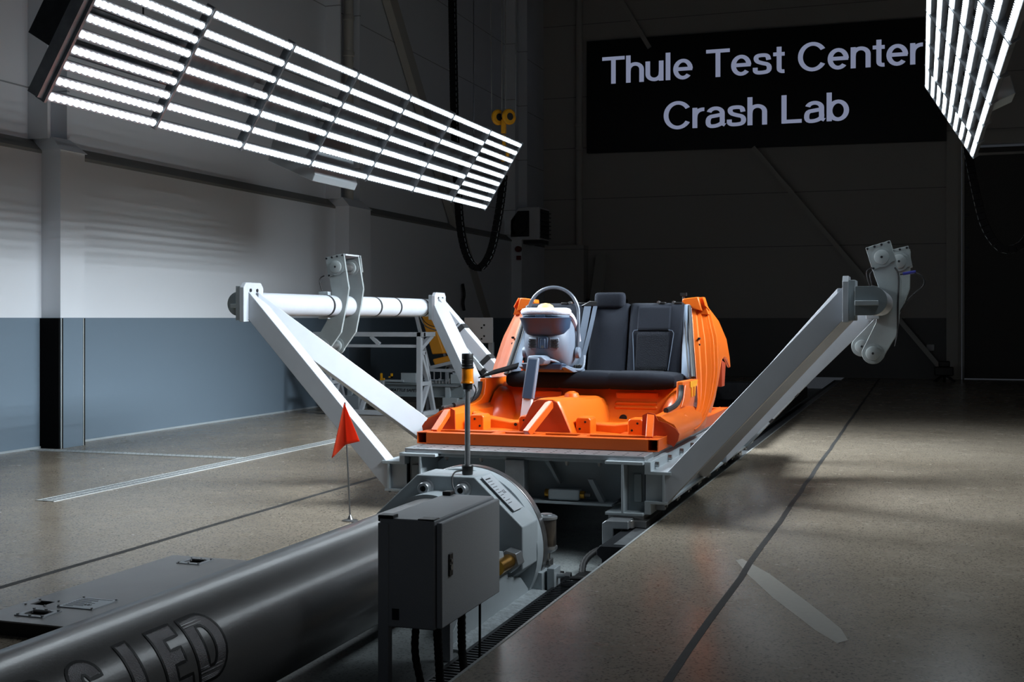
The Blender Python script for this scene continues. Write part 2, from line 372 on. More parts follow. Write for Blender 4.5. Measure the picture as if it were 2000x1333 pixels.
# ------------------------------------------------------------------ sign screen
def glyph_strokes(ch):
    W = .128
    G = {
     'T': (.66, [[(.01,.936),(.65,.936)],[(.33,.9),(.33,0)]]),
     'h': (.52, [[(.065,1),(.065,0)],[(.065,.40)]+arc(.255,.47,.185,.205,180,0,14)[1:]+[(.44,0)]]),
     'u': (.52, [[(.44,.73),(.44,0)],[(.065,.73)]+arc(.25,.265,.185,.205,180,360,14)+[(.435,.33)]]),
     'l': (.2, [[(.08,1),(.08,0)]]),
     'e': (.55, [arc(.265,.365,.205,.31,0,318,26),[(.09,.375),(.52,.375)]]),
     's': (.5, [smoothp([(.415,.50),(.39,.655),(.24,.68),(.08,.65),(.085,.47),(.24,.39),(.43,.33),(.43,.09),(.24,.05),(.06,.07),(.06,.24)],2)]),
     't': (.32, [[(.16,.93)]+[(.16,.2)]+arc(.26,.16,.1,.105,180,270,6)[1:]+[(.30,.057)],[(.005,.672),(.305,.672)]]),
     'C': (.73, [arc(.37,.5,.315,.45,33,327,30)]),
     'n': (.52, [[(.065,.73),(.065,0)],[(.065,.40)]+arc(.255,.47,.185,.205,180,0,14)[1:]+[(.44,0)]]),
     'r': (.33, [[(.065,.73),(.065,0)],[(.065,.36)]+arc(.29,.42,.22,.245,170,95,8)+[(.315,.663)]]),
     'a': (.52, [arc(.25,.5,.175,.175,165,0,12)+[(.425,.1),(.50,.06)],smoothp([(.425,.44),(.25,.405),(.06,.37),(.05,.04),(.26,.03),(.425,.13),(.43,.26)],2)]),
     'L': (.56, [[(.075,1),(.075,0)],[(.03,.064),(.52,.064)]]),
     'b': (.57, [[(.065,1),(.065,0)],arc(.285,.365,.205,.31,0,360,28)]),
     ' ': (.28, [])}
    return G[ch]
def stroke_quads(path, wd):
    P = [Vector((p[0],p[1])) for p in path]; L = []; R = []
    closed = (P[0]-P[-1]).length < 1e-6
    for i, p in enumerate(P):
        if closed:
            a = P[i-1] if i else P[-2]; b = P[i+1] if i < len(P)-1 else P[1]
        else: a = P[max(i-1,0)]; b = P[min(i+1,len(P)-1)]
        d = (b-a).normalized(); n = Vector((-d.y, d.x)); L.append(p+n*wd/2); R.append(p-n*wd/2)
    return L, R
def text_on_wall(txt, x0, x1, z0, capH, y, parent, sw=.128):
    adv = [glyph_strokes(c)[0] for c in txt]; tot = sum(adv)+.03*(len(txt)-1); sx = (x1-x0)/tot; X = 0
    for c, a in zip(txt, adv):
        if c != ' ':
            m = MB()
            for si, st in enumerate(glyph_strokes(c)[1]):
                L, R = stroke_quads(st, sw); yy = y-.012-.001*si
                rings = [[(x0+(X+l.x)*sx, yy, z0+l.y*capH), (x0+(X+r.x)*sx, yy, z0+r.y*capH), (x0+(X+r.x)*sx, y, z0+r.y*capH), (x0+(X+l.x)*sx, y, z0+l.y*capH)] for l, r in zip(L, R)]
                m.loft(rings)
            m.build('letter', M['letter'], parent, smooth=False)
        X += a+.03
sg = thing('sign_screen', (-3.5,27.3,5.1), 'wide black screen high on back wall with two lines of pale lettering', 'sign')
MB().prism([(-7.4,27.25,5.15),(.5,27.25,5.08),(.5,27.25,7.72),(-7.4,27.25,7.76)], (0,.15,0)).build('screen', M['sign'], sg, bevel=.008)
text_on_wall('Thule Test Center', -7.03, .04, 6.735, .625, 27.25, sg)
text_on_wall('Crash Lab', -5.57, -1.48, 5.61, .625, 27.25, sg)

# ------------------------------------------------------------------ LED panels
def flood_panel(xb, zb, sgn, y0, pitch, nmod, label, dims):
    # sgn +1: the panel leans towards +x as it rises and shines towards +x and down
    p = Vector((sgn*.46, 0, .757)).normalized(); n = Vector((sgn*.757, 0, -.46)).normalized(); Y = Vector((0,1,0)); Wd = .886
    B = Vector((xb, 0, zb))
    t = thing('flood_light_panel', (xb, y0+pitch*nmod/2, zb), label, 'lamp', 'LED flood light panels over the track')
    for k in range(nmod+1):
        y = y0+pitch*k; c = B+p*Wd/2+Y*y; m = MB()
        big = (k == 0)
        m.obox(c-n*.033, Y, p, n, .020, Wd+.05, .075)
        if big: m.obox(c-n*.06-Y*.03, Y, p, n, .05, Wd+.02, .085)
        for q in range(6): m.cyl(c+p*(-.4+q*.16)-n*.003, c+p*(-.4+q*.16)+n*.002, .007, 8)
        m.build('end_rail' if k in (0, nmod) else 'cross_rail', M['galv'], t)
    for k in range(nmod):
        rows = 9 if k in (0, nmod-1) else 7; ya = y0+pitch*k+.02; yb = y0+pitch*(k+1)-.02
        for r in range(rows):
            f = .02+.96*r/(rows-1); c = B+p*(Wd*f); m = MB()
            m.obox(c+Y*(ya+yb)/2-n*.012, Y, p, n, yb-ya, .062, .012)
            m.obox(c+Y*(ya+yb)/2-n*.035+p*.024, Y, p, n, yb-ya, .006, .04).obox(c+Y*(ya+yb)/2-n*.035-p*.024, Y, p, n, yb-ya, .006, .04)
            bar = m.build('led_strip', M['galv'], t, smooth=False)
            l = MB(); N = 19; st = (yb-ya)/N
            for q in range(N):
                cc = c+Y*(ya+st*(q+.5))
                l.face([l.v(cc+n*.003+(Y*math.cos(a)+p*math.sin(a))*.0216) for a in [math.pi*i/7 for i in range(14)]])
            l.build('lens_row', M[(dims+('led',)*9)[k]], bar, smooth=False)
    # backing truss and mounting plates
    for f in (.36, .62):
        c = B+p*(Wd*f)-n*.14
        MB().obox(c+Y*(y0+pitch*nmod/2), Y, p, n, pitch*nmod-.1, .1, .06).build('back_beam', M['galv'], t)
    for k in range(nmod):
        if k in (0, nmod-1): continue
        c = B+p*(Wd*.5)-n*.11+Y*(y0+pitch*(k+.5))
        MB().obox(c, Y, p, n, .92, .34, .004).build('reflector_sheet', M['galv'], t)
    k, ln, f = (3.28, .85, 1.0) if sgn > 0 else (4.75, .45, .42)
    y = y0+pitch*k; q = [(-.15,-.10),(-.12,-.04),(-.2,.38),(-.5,.48),(-.6,.10)]
    MB().prism([(xb+sgn*a*f, y, zb+b*f+(0 if sgn > 0 else .17)) for a, b in q], (0,ln,0)).build('driver_box', M['lgrey'], t, bevel=.006)
    c = B+p*Wd*.52-n*.19+Y*(y0-.03)
    br = MB().obox(c, Y, p, n, .03, .34, .2); br.cyl(c+p*.22-n*.02-Y*.03, c+p*.22-n*.02+Y*.03, .07, 18).obox(c+p*.34, Y, p, n, .04, .3, .09)
    for dx, dz in ((.05,.16),(-.06,.2),(.04,.28)): br.cyl(c+n*dx+p*dz-Y*.06, c+n*dx+p*dz+Y*.02, .014, 8)
    br.build('pivot_bracket', M['dsteel'], t, bevel=.004)
    for yy in (y0+pitch*.7, y0+pitch*(nmod-.7)):
        a = B+p*Wd*.6-n*.17+Y*yy
        MB().cyl(a, (a.x, a.y, 10), .006, 6).build('hanging_wire', M['dsteel'], t)
    return t
flood_panel(-5.0, 2.625, 1, 6.0, 1.11, 7, 'long LED lamp panel hanging on the left, before the white wall', ('led_dim','led_half'))
flood_panel(.5, 2.99, -1, 5.75, 1.11, 7, 'LED lamp panel cut by the right edge, before the sign', ('led_quarter','led_most'))

def drag_chain(path, wv, label):
    P = smoothp(path, 3); t = thing('cable_carrier', P[-1], label, 'cable chain'); m = MB(); s = MB()
    L = 0; nxt = 0
    for a, b in zip(P, P[1:]):
        d = b-a; l = d.length
        if l < 1e-6: continue
        u = d.normalized(); q = nxt-L
        while q < l:
            c = a+u*q; wvec = Vector(wv).normalized(); m.obox(c, u, wvec, u.cross(wvec), .072, .105, .085)
            s.obox(c+wvec*-.03, u, wvec, u.cross(wvec), .045, .008, .087); q += .075
        nxt = q+L; L += l
    m.build('chain_link', M['felt'], t, bevel=.004); s.build('link_slot', M['lgrey'], t)
drag_chain([(-5.97,15,9.9),(-5.96,15,8),(-5.9,15,4),(-5.86,15,3.2),(-5.80,15,2.3),(-5.6,15,1.9),(-5.38,15,2.1),(-5.26,15,2.7),(-5.22,15,3.0),(-5.2,15,3.2)], (0,1,0), 'black cable chain looping down behind the left lamp panel')
drag_chain([(.48,14.2,3.15),(.56,14.2,2.7),(.66,14.2,2.25),(.86,14.2,2.0),(1.12,14.2,2.15),(1.25,14.2,2.8),(1.3,14.2,5),(1.3,14.2,9.9)], (0,1,0), 'black cable chain looping down beneath the right lamp panel')
# hoist block
t = thing('hoist_block', (-5.28,15.2,3.6), 'yellow crane hook block hanging behind the left lamp panel', 'hoist')
for dx in (-.075,.075):
    MB().lathe([(.02,-.025),(.09,-.025),(.105,-.012),(.105,.012),(.09,.025),(.02,.025)], (-5.27+dx,15.2,3.98), (.8,-.6,0)).build('sheave_cover', M['yellow'], t)
    MB().lathe([(.03,0),(.05,.001),(.05,.004),(.03,.005)], (-5.27+dx+.02,15.2-.015,3.98), (.8,-.6,0), 12).build('cover_badge', M['ink'], t)
MB().box(-5.30,-5.24,15.17,15.23,3.76,3.95).build('yoke', M['yellow'], t, bevel=.01)
MB().tube(smoothp([(-5.27,15.2,3.74),(-5.27,15.2,3.6),(-5.2,15.2,3.5),(-5.25,15.2,3.4),(-5.33,15.2,3.42),(-5.35,15.2,3.5)],2), .025).build('hook', M['yellow'], t)
for dx in (-.14,-.02,.02,.14): MB().cyl((-5.27+dx*1.2,15.2,3.98),(-5.27+dx*1.5,15.2,9.9), .008, 6).build('wire_rope', M['steel'], t)
# heater on the left wall
t = thing('wall_heater', (-7.7,25.3,2.9), 'grey unit heater with louvres high on the left wall', 'heater')
MB().prism([(-8.45,24.6,2.98),(-7.72,24.6,2.98),(-7.72,24.6,3.68),(-8.2,24.6,3.68),(-8.45,24.6,3.4)], (0,.75,0)).build('casing', M['heater'], t, bevel=.02)
MB().prism([(-8.36,24.58,3.05),(-7.95,24.58,3.05),(-7.95,24.58,3.6),(-8.2,24.58,3.6),(-8.36,24.58,3.4)], (0,.03,0)).lathe([(.02,-.03),(.16,-.03),(.16,.0)],(-8.15,24.57,3.28),(0,1,0),16).build('fan_opening', M['black'], t)
lv = MB()
for i in range(7): lv.beam((-7.7,24.65,3.04+i*.09),(-7.7,25.3,3.04+i*.09), .05, .02)
lv.build('louvre', M['dsteel'], t)
MB().box(-7.735,-7.715,24.66,25.29,3.02,3.64).build('louvre_opening', M['black'], t)
MB().box(-8.45,-7.7,24.7,25.2,2.9,2.98).build('mounting_bracket', M['dsteel'], t)
t = thing('fire_alarm_sounder', (-8.1,24.4,2.4), 'small dark red alarm sounder on the wall below the heater', 'alarm')
MB().lathe([(.02,0),(.065,.0),(.065,.08),(.04,.1)], (-8.17,24.57,2.78), (0,-1,0), 16).build('sounder', M['red'], t)
MB().box(-8.22,-8.13,24.53,24.6,2.55,2.64).build('call_point', M['red'], t, bevel=.01)
# ------------------------------------------------------------------ rails
for s, lab in ((1,'dark steel track rail on the right, under the sled'),(-1,'dark steel track rail on the left, under the sled')):
    t = thing('track_rail', (XC+s*.81, 16, -.25), lab, 'rail', 'track rails')
    xi, xo = XC+s*.70, XC+s*.92
    MB().prism([(xi,6.85,-.055),(xi+s*.02,6.85,-.03),(xo,6.85,-.03),(xo,6.85,-.06),(xo-s*.05,6.85,-.09),(xo-s*.05,6.85,-.25),(xi+s*.03,6.85,-.25),(xi+s*.03,6.85,-.11),(xi,6.85,-.085)], (0,20,0)).build('rail_beam', M['dsteel'], t, bevel=.004)
    MB().box(min(xi+s*.09,xo), max(xi+s*.09,xo), 6.9, 26.8, -.03, -.026).build('rail_face', M['alu'], t, smooth=False)
    m = MB()
    for i in range(12):
        y = 7+i*1.6; m.box(min(xi-s*.08,xi+s*.03), max(xi-s*.08,xi+s*.03), y, y+.16, -.25, -.225).cyl((xi-s*.03,y+.08,-.225),(xi-s*.03,y+.08,-.19),.022,8)
    m.each('rail_clamp', M['steel'], t)

# ------------------------------------------------------------------ sled
S = thing('test_sled', (XC, 9.2, -.03), 'grey steel and aluminium crash test sled on the track', 'sled')
dk = MB().box(XC-.83, XC+.83, 7.55, 11.75, .388, .418); dk.build('deck_plate', M['alu'], S, bevel=.003)
m = MB()
for i in range(17):
    for j in range(3): m.cyl((XC-.78+i*.0975, 7.6+j*.06, .4175), (XC-.78+i*.0975, 7.6+j*.06, .4186), .009, 10)
m.each('tapped_hole', M['hole'], S, smooth=False)
for s in (1,-1):
    X = lambda v: XC+s*v
    def bx(m, a, b, *r): return m.box(min(X(a),X(b)), max(X(a),X(b)), *r)
    m = MB(); bx(m,.585,.83,7.5,11.75,.368,.388); bx(m,.585,.83,7.5,11.75,.045,.062); bx(m,.69,.705,7.5,11.75,.06,.37)
    m.build('side_beam', M['lgrey'], S, bevel=.002)
    m = MB(); bx(m,.705,.82,7.62,7.63,.06,.37); bx(m,.75,.80,7.60,7.62,.12,.30); m.each('web_plate', M['mgrey'], S, bevel=.003)
    m = MB()
    m.prism([(X(.83),7.55,.385),(X(.87),7.55,.385),(X(.87),7.55,.325),(X(1.0),7.55,.325),(X(1.0),7.55,.305),(X(.83),7.55,.305)], (0,4.1,0))
    m.prism([(X(.83),7.55,.135),(X(.98),7.55,.135),(X(.98),7.55,.118),(X(.87),7.55,.118),(X(.87),7.55,.05),(X(.83),7.55,.05)], (0,4.1,0))
    bx(m,.945,.96,7.55,11.6,.13,.31); bx(m,.83,.945,7.585,7.595,.13,.31)
    m.each('outrigger_bracket', M['lgrey'], S, bevel=.002)
    m = MB()
    for i in range(10):
        y = 7.7+i*.42; bx(m,.83,.93,y,y+.05,.06,.125); m.cyl((X(.87),y-.01,.355),(X(.895),y-.01,.355),.018,8).cyl((X(.87),y+.02,.09),(X(.945),y+.02,.09),.015,8)
    m.each('bolt_lug', M['steel'], S)
    for y0 in (7.42, 9.3, 11.2):
        r = thing_part = MB(); bx(r,.60,.83,y0+.1,y0+.6,-.005,.045); bx(r,.70,.86,y0+.05,y0+.55,-.022,.02)
        r.cyl((X(.76),y0+.02,-.02),(X(.76),y0+.02,.03),.03,14)
        r.build('slide_shoe', M['steel'], S, bevel=.004)
    m = MB().prism([(X(.60),7.36,.012),(X(.625),7.36,.032),(X(.77),7.36,.032),(X(.77),7.36,-.018),(X(.675),7.36,-.018),(X(.675),7.36,-.12),(X(.60),7.36,-.12)], (0,.2,0))
    m.build('brake_block', M['alu'], S, bevel=.005)
m = MB().prism([(XC-.69,7.80,.3),(XC-.6,7.80,.37),(XC+.6,7.80,.37),(XC+.69,7.80,.29),(XC+.69,7.80,.16),(XC+.58,7.80,.09),(XC-.58,7.80,.09),(XC-.69,7.80,.16)], (0,.012,0))
m.build('cross_plate', M['lgrey'], S)
m = MB().box(XC-.6,XC+.6,7.62,7.9,.078,.093).box(XC-.83,XC+.83,7.6,7.66,.362,.388); m.each('cross_flange', M['lgrey'], S, bevel=.002)
MB().box(XC-.12,XC+.015,7.58,7.68,-.05,.362).build('push_post', M['alu'], S, bevel=.006)
m = MB()
for x0, x1 in ((.1,.2),(-.1,-.2),(.42,.5),(-.42,-.5)): m.prism([(XC+x0,7.79,.36),(XC+x0+.03,7.79,.36),(XC+x1+.02,7.79,.2),(XC+x1,7.79,.2)] if abs(x0) < .3 else [(XC+x0,7.74,.24),(XC+x0+.035,7.74,.24),(XC+x1+.035,7.74,.09),(XC+x1,7.74,.09)], (0,-.06,0))
m.each('stiffener', M['lgrey'], S)
m = MB().box(XC+.16,XC+.37,7.64,7.74,.1,.17); o = m.build('air_cylinder', M['lgrey'], S, bevel=.012)
MB().cyl((XC+.37,7.69,.135),(XC+.40,7.69,.135),.028,6).cyl((XC+.13,7.69,.135),(XC+.16,7.69,.135),.03,12).build('cylinder_nut', M['brass'], o)
MB().cyl((XC+.40,7.69,.135),(XC+.44,7.69,.135),.014,8).build('cylinder_rod', M['steel'], o)
m = MB()
for x in (-.55,-.3,-.12,.3,.52): m.cyl((XC+x,7.62,.345),(XC+x,7.62,.362),.016,6).cyl((XC+x,7.62,.335),(XC+x,7.62,.345),.01,8)
m.each('deck_bolt', M['steel'], S)
# sled frame further back (push beams running down the track, seen right of the body)
m = MB()
for s in (1,-1): m.box(min(XC+s*.55,XC+s*.8),max(XC+s*.55,XC+s*.8),12.2,19.5,.05,.22)
m.box(XC-.6,XC+.6,14,14.2,.02,.2).box(XC-.6,XC+.6,19,19.3,.02,.3)
tag(m.build('catcher_frame', M['dsteel'], bevel=.01), 'dark low steel catcher frame on the track far behind the sled', 'frame')
m = MB().box(XC+.15,XC+.65,20.8,20.95,.03,.1).box(XC+.2,XC+.32,20.8,20.95,.1,.6).box(XC+.5,XC+.6,20.8,20.95,-.0,.3)
tag(m.build('floor_stand', M['felt'], bevel=.01), 'low dark stand on the track before the back wall', 'stand')
t = thing('tripod_dolly', (.45,26.4,0), 'small black tripod base on the floor by the dark door frame', 'tripod')
MB().box(.25,.62,26.3,26.5,.12,.3).box(.33,.55,26.3,26.5,.3,.42).build('body', M['black'], t, bevel=.02)
for dx in (-.18,0,.2): MB().beam((.44,26.4,.15),(.44+dx,26.3,.0), .05, .04).build('leg', M['black'], t)
tag(MB().box(.1,.26,27.35,27.4,.6,.74).build('wall_socket', M['heater'], bevel=.01), 'tiny grey wall socket low on the back wall, left of the dark door', 'socket')

# ------------------------------------------------------------------ striking frames left and right
def ring_stack(m, c, r, y0, y1): m.lathe([(.005,0),(r*.16,0),(r*.16,.004),(r*.75,.004),(r*.97,.0),(r,.004),(r,y1-y0)], (c[0],y0,c[1]), (0,1,0), 32)
def strike_frame(s, label, x0t, yn):
    X = lambda v: XC+s*v
    t = thing('striking_frame', (X(1.5), 9.4, .2), label, 'frame', 'striking frames bolted to the sled')
    def plates(y0, y1):
        m = MB(); xa, xb = X(2.05), X(2.085)
        c = .035
        m.prism([(xa,y0+c,1.555),(xa,y1-c,1.555),(xa,y1,1.52),(xa,y1,1.275),(xa,y0,1.275),(xa,y0,1.52)], (xb-xa,0,0))
        o = m.build('end_plate', M['white'], t, bevel=.003)
        xc2 = X(2.125)
        m = MB().prism([(xb,y0+.015,1.53),(xb,y1-.015,1.53),(xb,y1-.015,1.285),(xb,y0+.015,1.285)], (xc2-xb,0,0)); m.build('clamp_plate', M['lgrey'], t, bevel=.003)
        b = MB()
        for yy in (y0+.09, y1-.09): b.cyl((xa-s*.006,yy,1.5),(xa+s*.01,yy,1.5),.013,10)
        b.each('bolt', M['dsteel'], t)
        return xc2
    arms = [((.955,7.63,.205),(2.06,7.63,1.40)), ((.955,8.85,.23),(2.06,7.68,1.385)), ((.955,9.85,.23),(2.06,11.15,1.385)), ((.955,11.2,.22),(2.06,11.2,1.415))]
    for i, (a, b) in enumerate(arms):
        p0 = Vector((X(a[0]),a[1],a[2])); p1 = Vector((X(b[0]),b[1],b[2]))
        m = MB(); d = (p1-p0)
        # horizontal depth across, vertical section .2, ends cut vertical
        side = Vector((0,1,0)) if abs(d.y) < .2 else Vector((-d.y,d.x,0)).normalized()
        w2 = .065; q = []
        for sg2, dz in ((-1,-.1),(1,-.1),(1,.1),(-1,.1)): q.append(p0+side*w2*sg2+Vector((0,0,dz)))
        m.prism(q, d)
        m.build('arm', M['white'] , t, bevel=.004)
    xe = plates(7.50, 7.77); plates(11.05, 11.34)
    xt = x0t
    MB().cyl((xt,yn+.08,1.405),(xt,11.45,1.405), .088, 40).build('cross_tube', M['white'], t)
    # saddle bracket at the near end: D shaped cap and web
    m = MB()
    for yy in (yn, 11.38):
        pts = [(xe,yy,1.49),(xt,yy,1.49)]+[(xt+s*.088*math.cos(a), yy, 1.405+.088*math.sin(a)) for a in [math.pi/2-math.pi*i/16 for i in range(17)]]+[(xt,yy,1.317),(xe,yy,1.317)]
        m.prism(pts, (0,.09,0))
    m.each('tube_saddle', M['mgrey'], t, bevel=.003)
    MB().box(min(xe,xt+s*.04),max(xe,xt+s*.04),yn-.04,yn+.01,1.375,1.405).build('saddle_web', M['lgrey'], t, bevel=.004)
    return t, xt
def hammer(t, xt, yh, rot=0., head=0.):
    # boomerang plates in the x-z plane, two in a row along y, joined by pins and a bolted head box
    ca, sa = math.cos(math.radians(rot)), math.sin(math.radians(rot))
    def T(a, y, b): return (xt+a*ca+b*sa, y, 1.393-a*sa+b*ca)
    pr = [(-.115,.40),(.035,.452),(.085,.288),(.118,.177),(.113,.042),(.091,-.204),(.0,-.36)]+[(-.074+.077*math.cos(math.radians(a)), -.344+.077*math.sin(math.radians(a))) for a in range(-25,-200,-12)]+[(-.054,-.125),(-.04,.0),(-.034,.121),(-.066,.216)]
    hd = [(-.125,.411),(.043,.461),(.083,.318),(-.078,.248)]
    def swivel(a, b):      # the head box turns about the upper pin
        ch, sh = math.cos(math.radians(head)), math.sin(math.radians(head)); a, b = a+.014, b-.342
        return (-.014+a*ch-b*sh, .342+a*sh+b*ch)
    hd = [swivel(*q) for q in hd]
    o0 = None
    for i, y in enumerate((yh, yh+.28)):
        m = MB().prism([T(a, y, b) for a, b in pr], (0,.024,0)); o = m.build('hammer_plate', M['hammer'], t, bevel=.002, ang=12)
        if o0 is None: o0 = o
        yy = y-.014 if i == 0 else y+.024
        MB().prism([T(a, yy, b) for a, b in hd], (0,.014,0)).build('head_plate', M['hammer'], o, bevel=.002)
        for (a, b), r, e in (((-.014,.342),.052,.03),((-.074,-.344),.05,.016)):
            c = T(a, 0, b); m = MB().lathe([(r+.02,0),(r+.02,-.003),(r,-.004),(r,-.018),(r-.005,-.021),(.0,-.021)], (c[0], y-(.014 if e > .02 else 0), c[2]), (0,1,0), 32); m.build('pivot_disc', M['hammer'], o)
            MB().cyl((c[0],y-e-.0065,c[2]),(c[0],y-e-.004,c[2]),.009,10).build('pivot_screw', M['dsteel'], o)
        m = MB()
        for a, b in ((-.112,.402),(-.063,.417),(-.015,.431),(.033,.446),(-.07,.262)):
            c = T(*((swivel(a, b)[0], 0, swivel(a, b)[1]))); m.cyl((c[0],yy-.006,c[2]),(c[0],yy+.004,c[2]),.0085,10)
        m.each('head_bolt', M['dsteel'], o)
    for p, q in ((hd[0],hd[1]),(hd[0],hd[3])):
        P0, P1 = Vector(T(p[0],yh+.024,p[1])), Vector(T(q[0],yh+.024,q[1])); d = (P1-P0).normalized(); n = Vector((-d.z,0,d.x))*.014*(1 if q == hd[1] else -1)
        MB().prism([P0,P1,P1-n,P0-n], (0,.256,0)).build('head_box', M['white'], t, bevel=.002)
    for a, b in ((-.014,.342),(-.074,-.344)):
        c = T(a,0,b); MB().cyl((c[0],yh+.02,c[2]),(c[0],yh+.285,c[2]), .034, 20).build('pivot_pin', M['steel'], t)
    for dz in (.09,-.11): MB().box(xt-.12,xt-.03,yh-.05,yh,1.405+dz,1.405+dz+.03).build('sensor_bracket', M['lgrey'], t, bevel=.003)
    MB().tube(smoothp([(xt-.09,yh-.03,1.52),(xt-.11,yh-.04,1.58),(xt-.12,yh-.03,1.64),(xt-.08,yh-.02,1.66)],3), .005, 6).build('sensor_cable', M['rubber'], t)
def straps(t, xt, ys):
    for y in ys: MB().cyl((xt,y,1.405),(xt,y+.03,1.405), .0905, 32).build('strap', M['rubber'], t)
tR, xR = strike_frame(1, 'white striking frame with tube and hammer on the right of the sled', XC+2.22, 7.44)
hammer(tR, xR+.025, 9.0)
hammer(tR, xR+.03, 9.45, 17.7, 13)
MB().tube(smoothp([(xR+.1,9.0,1.66),(xR+.13,8.99,1.62),(xR+.12,8.99,1.4),(xR+.12,9.0,1.2),(xR+.1,9.0,1.1)],3), .006, 6).build('sensor_cable', M['rubber'], tR)
MB().tube(smoothp([(xR+.13,9.3,1.62),(xR+.26,9.3,1.64),(xR+.32,9.3,1.55),(xR+.2,9.3,1.46),(xR+.1,9.3,1.3)],3), .005, 6).build('sensor_cable', M['rubber'], tR)
MB().cyl((xR+.15,9.3,1.625),(xR+.24,9.3,1.64),.011,8).build('cable_plug', M['blue'], tR)
tL, xL = strike_frame(-1, 'white striking frame with tube and hammer on the left of the sled', XC-2.22, 7.70)
hammer(tL, xL+.01, 9.2, 7)
straps(tL, xL, (9.05, 9.98, 10.42, 11.1)); 
def arm_cover(t, p0, p1, off, cuts, full):
    q0 = Vector(p0); q1 = Vector(p1); p0 = q0+Vector(off); p1 = q1+Vector(off); d = p1-p0; prev = 0
    for c in list(cuts)+[1]:
        MB().beam(p0+d*(prev+.012), p0+d*(c-.012), .09, .05).build('hose_cover', M['lgrey'], t, bevel=.004); prev = c
    for c in cuts:
        if full: MB().beam(q0+d*(c-.016), q0+d*(c+.016), .136, .15).build('arm_strap', M['rubber'], t)
        MB().beam(p0+d*(c-.014), p0+d*(c+.014), .10, .058).build('arm_strap', M['rubber'], t)
arm_cover(tL, (XC-.955,11.2,.22), (XC-2.06,11.2,1.415), (0,-.05,-.10), (.3,.55,.8), True)
arm_cover(tR, (XC+.955,11.2,.22), (XC+2.06,11.2,1.415), (0,-.05,-.10), (.22,.42,.62,.78), False)
MB().tube(smoothp([(xL+.05,10.95,1.32),(xL+.1,10.98,1.2),(xL+.35,11.0,1.16),(xL+.4,11.1,1.25)],3), .006, 6).build('sensor_cable', M['rubber'], tL)

# ------------------------------------------------------------------ car body section
CB = thing('car_body_section', (XC, 9.2, .418), 'orange cut-down rear car body section on the sled deck', 'car body')
OR, OD = M['orange'], M['orange2']
fr = MB().box(XC-.86+.075,XC+.86-.075,7.83,7.91,.42,.50)
for s in (1,-1):
    x0, x1 = sorted((XC+s*.785, XC+s*.86)); th = .006
    fr.box(x0,x1,7.83,10.9,.42,.42+th).box(x0,x1,7.83,10.9,.50-th,.50).box(x0,x0+th,7.83,10.9,.42,.50).box(x1-th,x1,7.83,10.9,.42,.50)
fr.box(XC-.79,XC+.79,8.08,8.15,.44,.497)
for x in (-.32,-.02,.3): fr.box(XC+x-.03,XC+x+.03,7.9,8.1,.44,.497)
for x in (.5,-.55,0): fr.box(XC+x-.03,XC+x+.03,8.1,10.8,.425,.48)
fr.box(XC-.8,XC+.8,10.8,10.87,.42,.5)
fr.build('base_frame', M['steelor'], CB, bevel=.004)
MB().beam((XC+.02,8.17,.70),(XC-.09,7.96,.50), .055, .05).build('brace_tube', M['steelor'], CB, bevel=.004)
for s in (1,-1): MB().beam((XC+s*.745,8.14,.63),(XC+s*.775,7.95,.49), .05, .045).build('brace_tube', M['steelor'], CB, bevel=.004)
# floor pan, tunnel, heel board as lofted pressings
def floor_z(x):
    a = abs(x); return .505
rows = []
for y, z in ((8.17,.472), (8.4,.468), (8.7,.47), (9.0,.482), (9.16,.49)):
    rows.append([(XC+x, y, z+.008*math.sin(x*9)) for x in [-.74+1.48*i/24 for i in range(25)]])
rows += [[(XC+x, 9.2+.06*math.exp(-((abs(x)-.42)/.14)**2)*0, .53) for x in [-.74+1.48*i/24 for i in range(25)]],
         [(XC+x, 9.26, .66) for x in [-.74+1.48*i/24 for i in range(25)]],
         [(XC+x, 9.30, .74) for x in [-.74+1.48*i/24 for i in range(25)]],
         [(XC+x, 9.36, .775) for x in [-.74+1.48*i/24 for i in range(25)]],
         [(XC+x, 9.95, .74) for x in [-.74+1.48*i/24 for i in range(25)]]]
MB().loft(rows, False, False).build('floor_pan', OR, CB, solid=.006, ang=50)
def tunnel_sec(y, wb, wt, zt, n=6):
    pts = [(XC-.02-wb, y, .465), (XC-.02-wb*.93, y, .50), (XC-.02-wt-.03, y, zt-.07), (XC-.02-wt, y, zt-.015), (XC-.02-wt+.03, y, zt)]
    return pts+[(2*(XC-.02)-p[0], p[1], p[2]) for p in pts[::-1]]
MB().loft([tunnel_sec(8.17,.19,.085,.722), tunnel_sec(8.24,.19,.085,.725), tunnel_sec(8.5,.2,.11,.715), tunnel_sec(8.8,.21,.13,.70), tunnel_sec(9.1,.22,.15,.695), tunnel_sec(9.3,.23,.16,.67)], False, False).build('tunnel', OR, CB, solid=.006, ang=24)
MB().prism([(p[0],8.155,p[2]) for p in tunnel_sec(8.155,.2,.09,.718)], (0,.012,0)).build('tunnel_closing_plate', OD, CB)
m = MB().lathe([(.06,0),(.05,.03),(.02,.045),(.0,.046)], (XC-.02,8.85,.70)); m.build('shifter_mount', OR, CB)
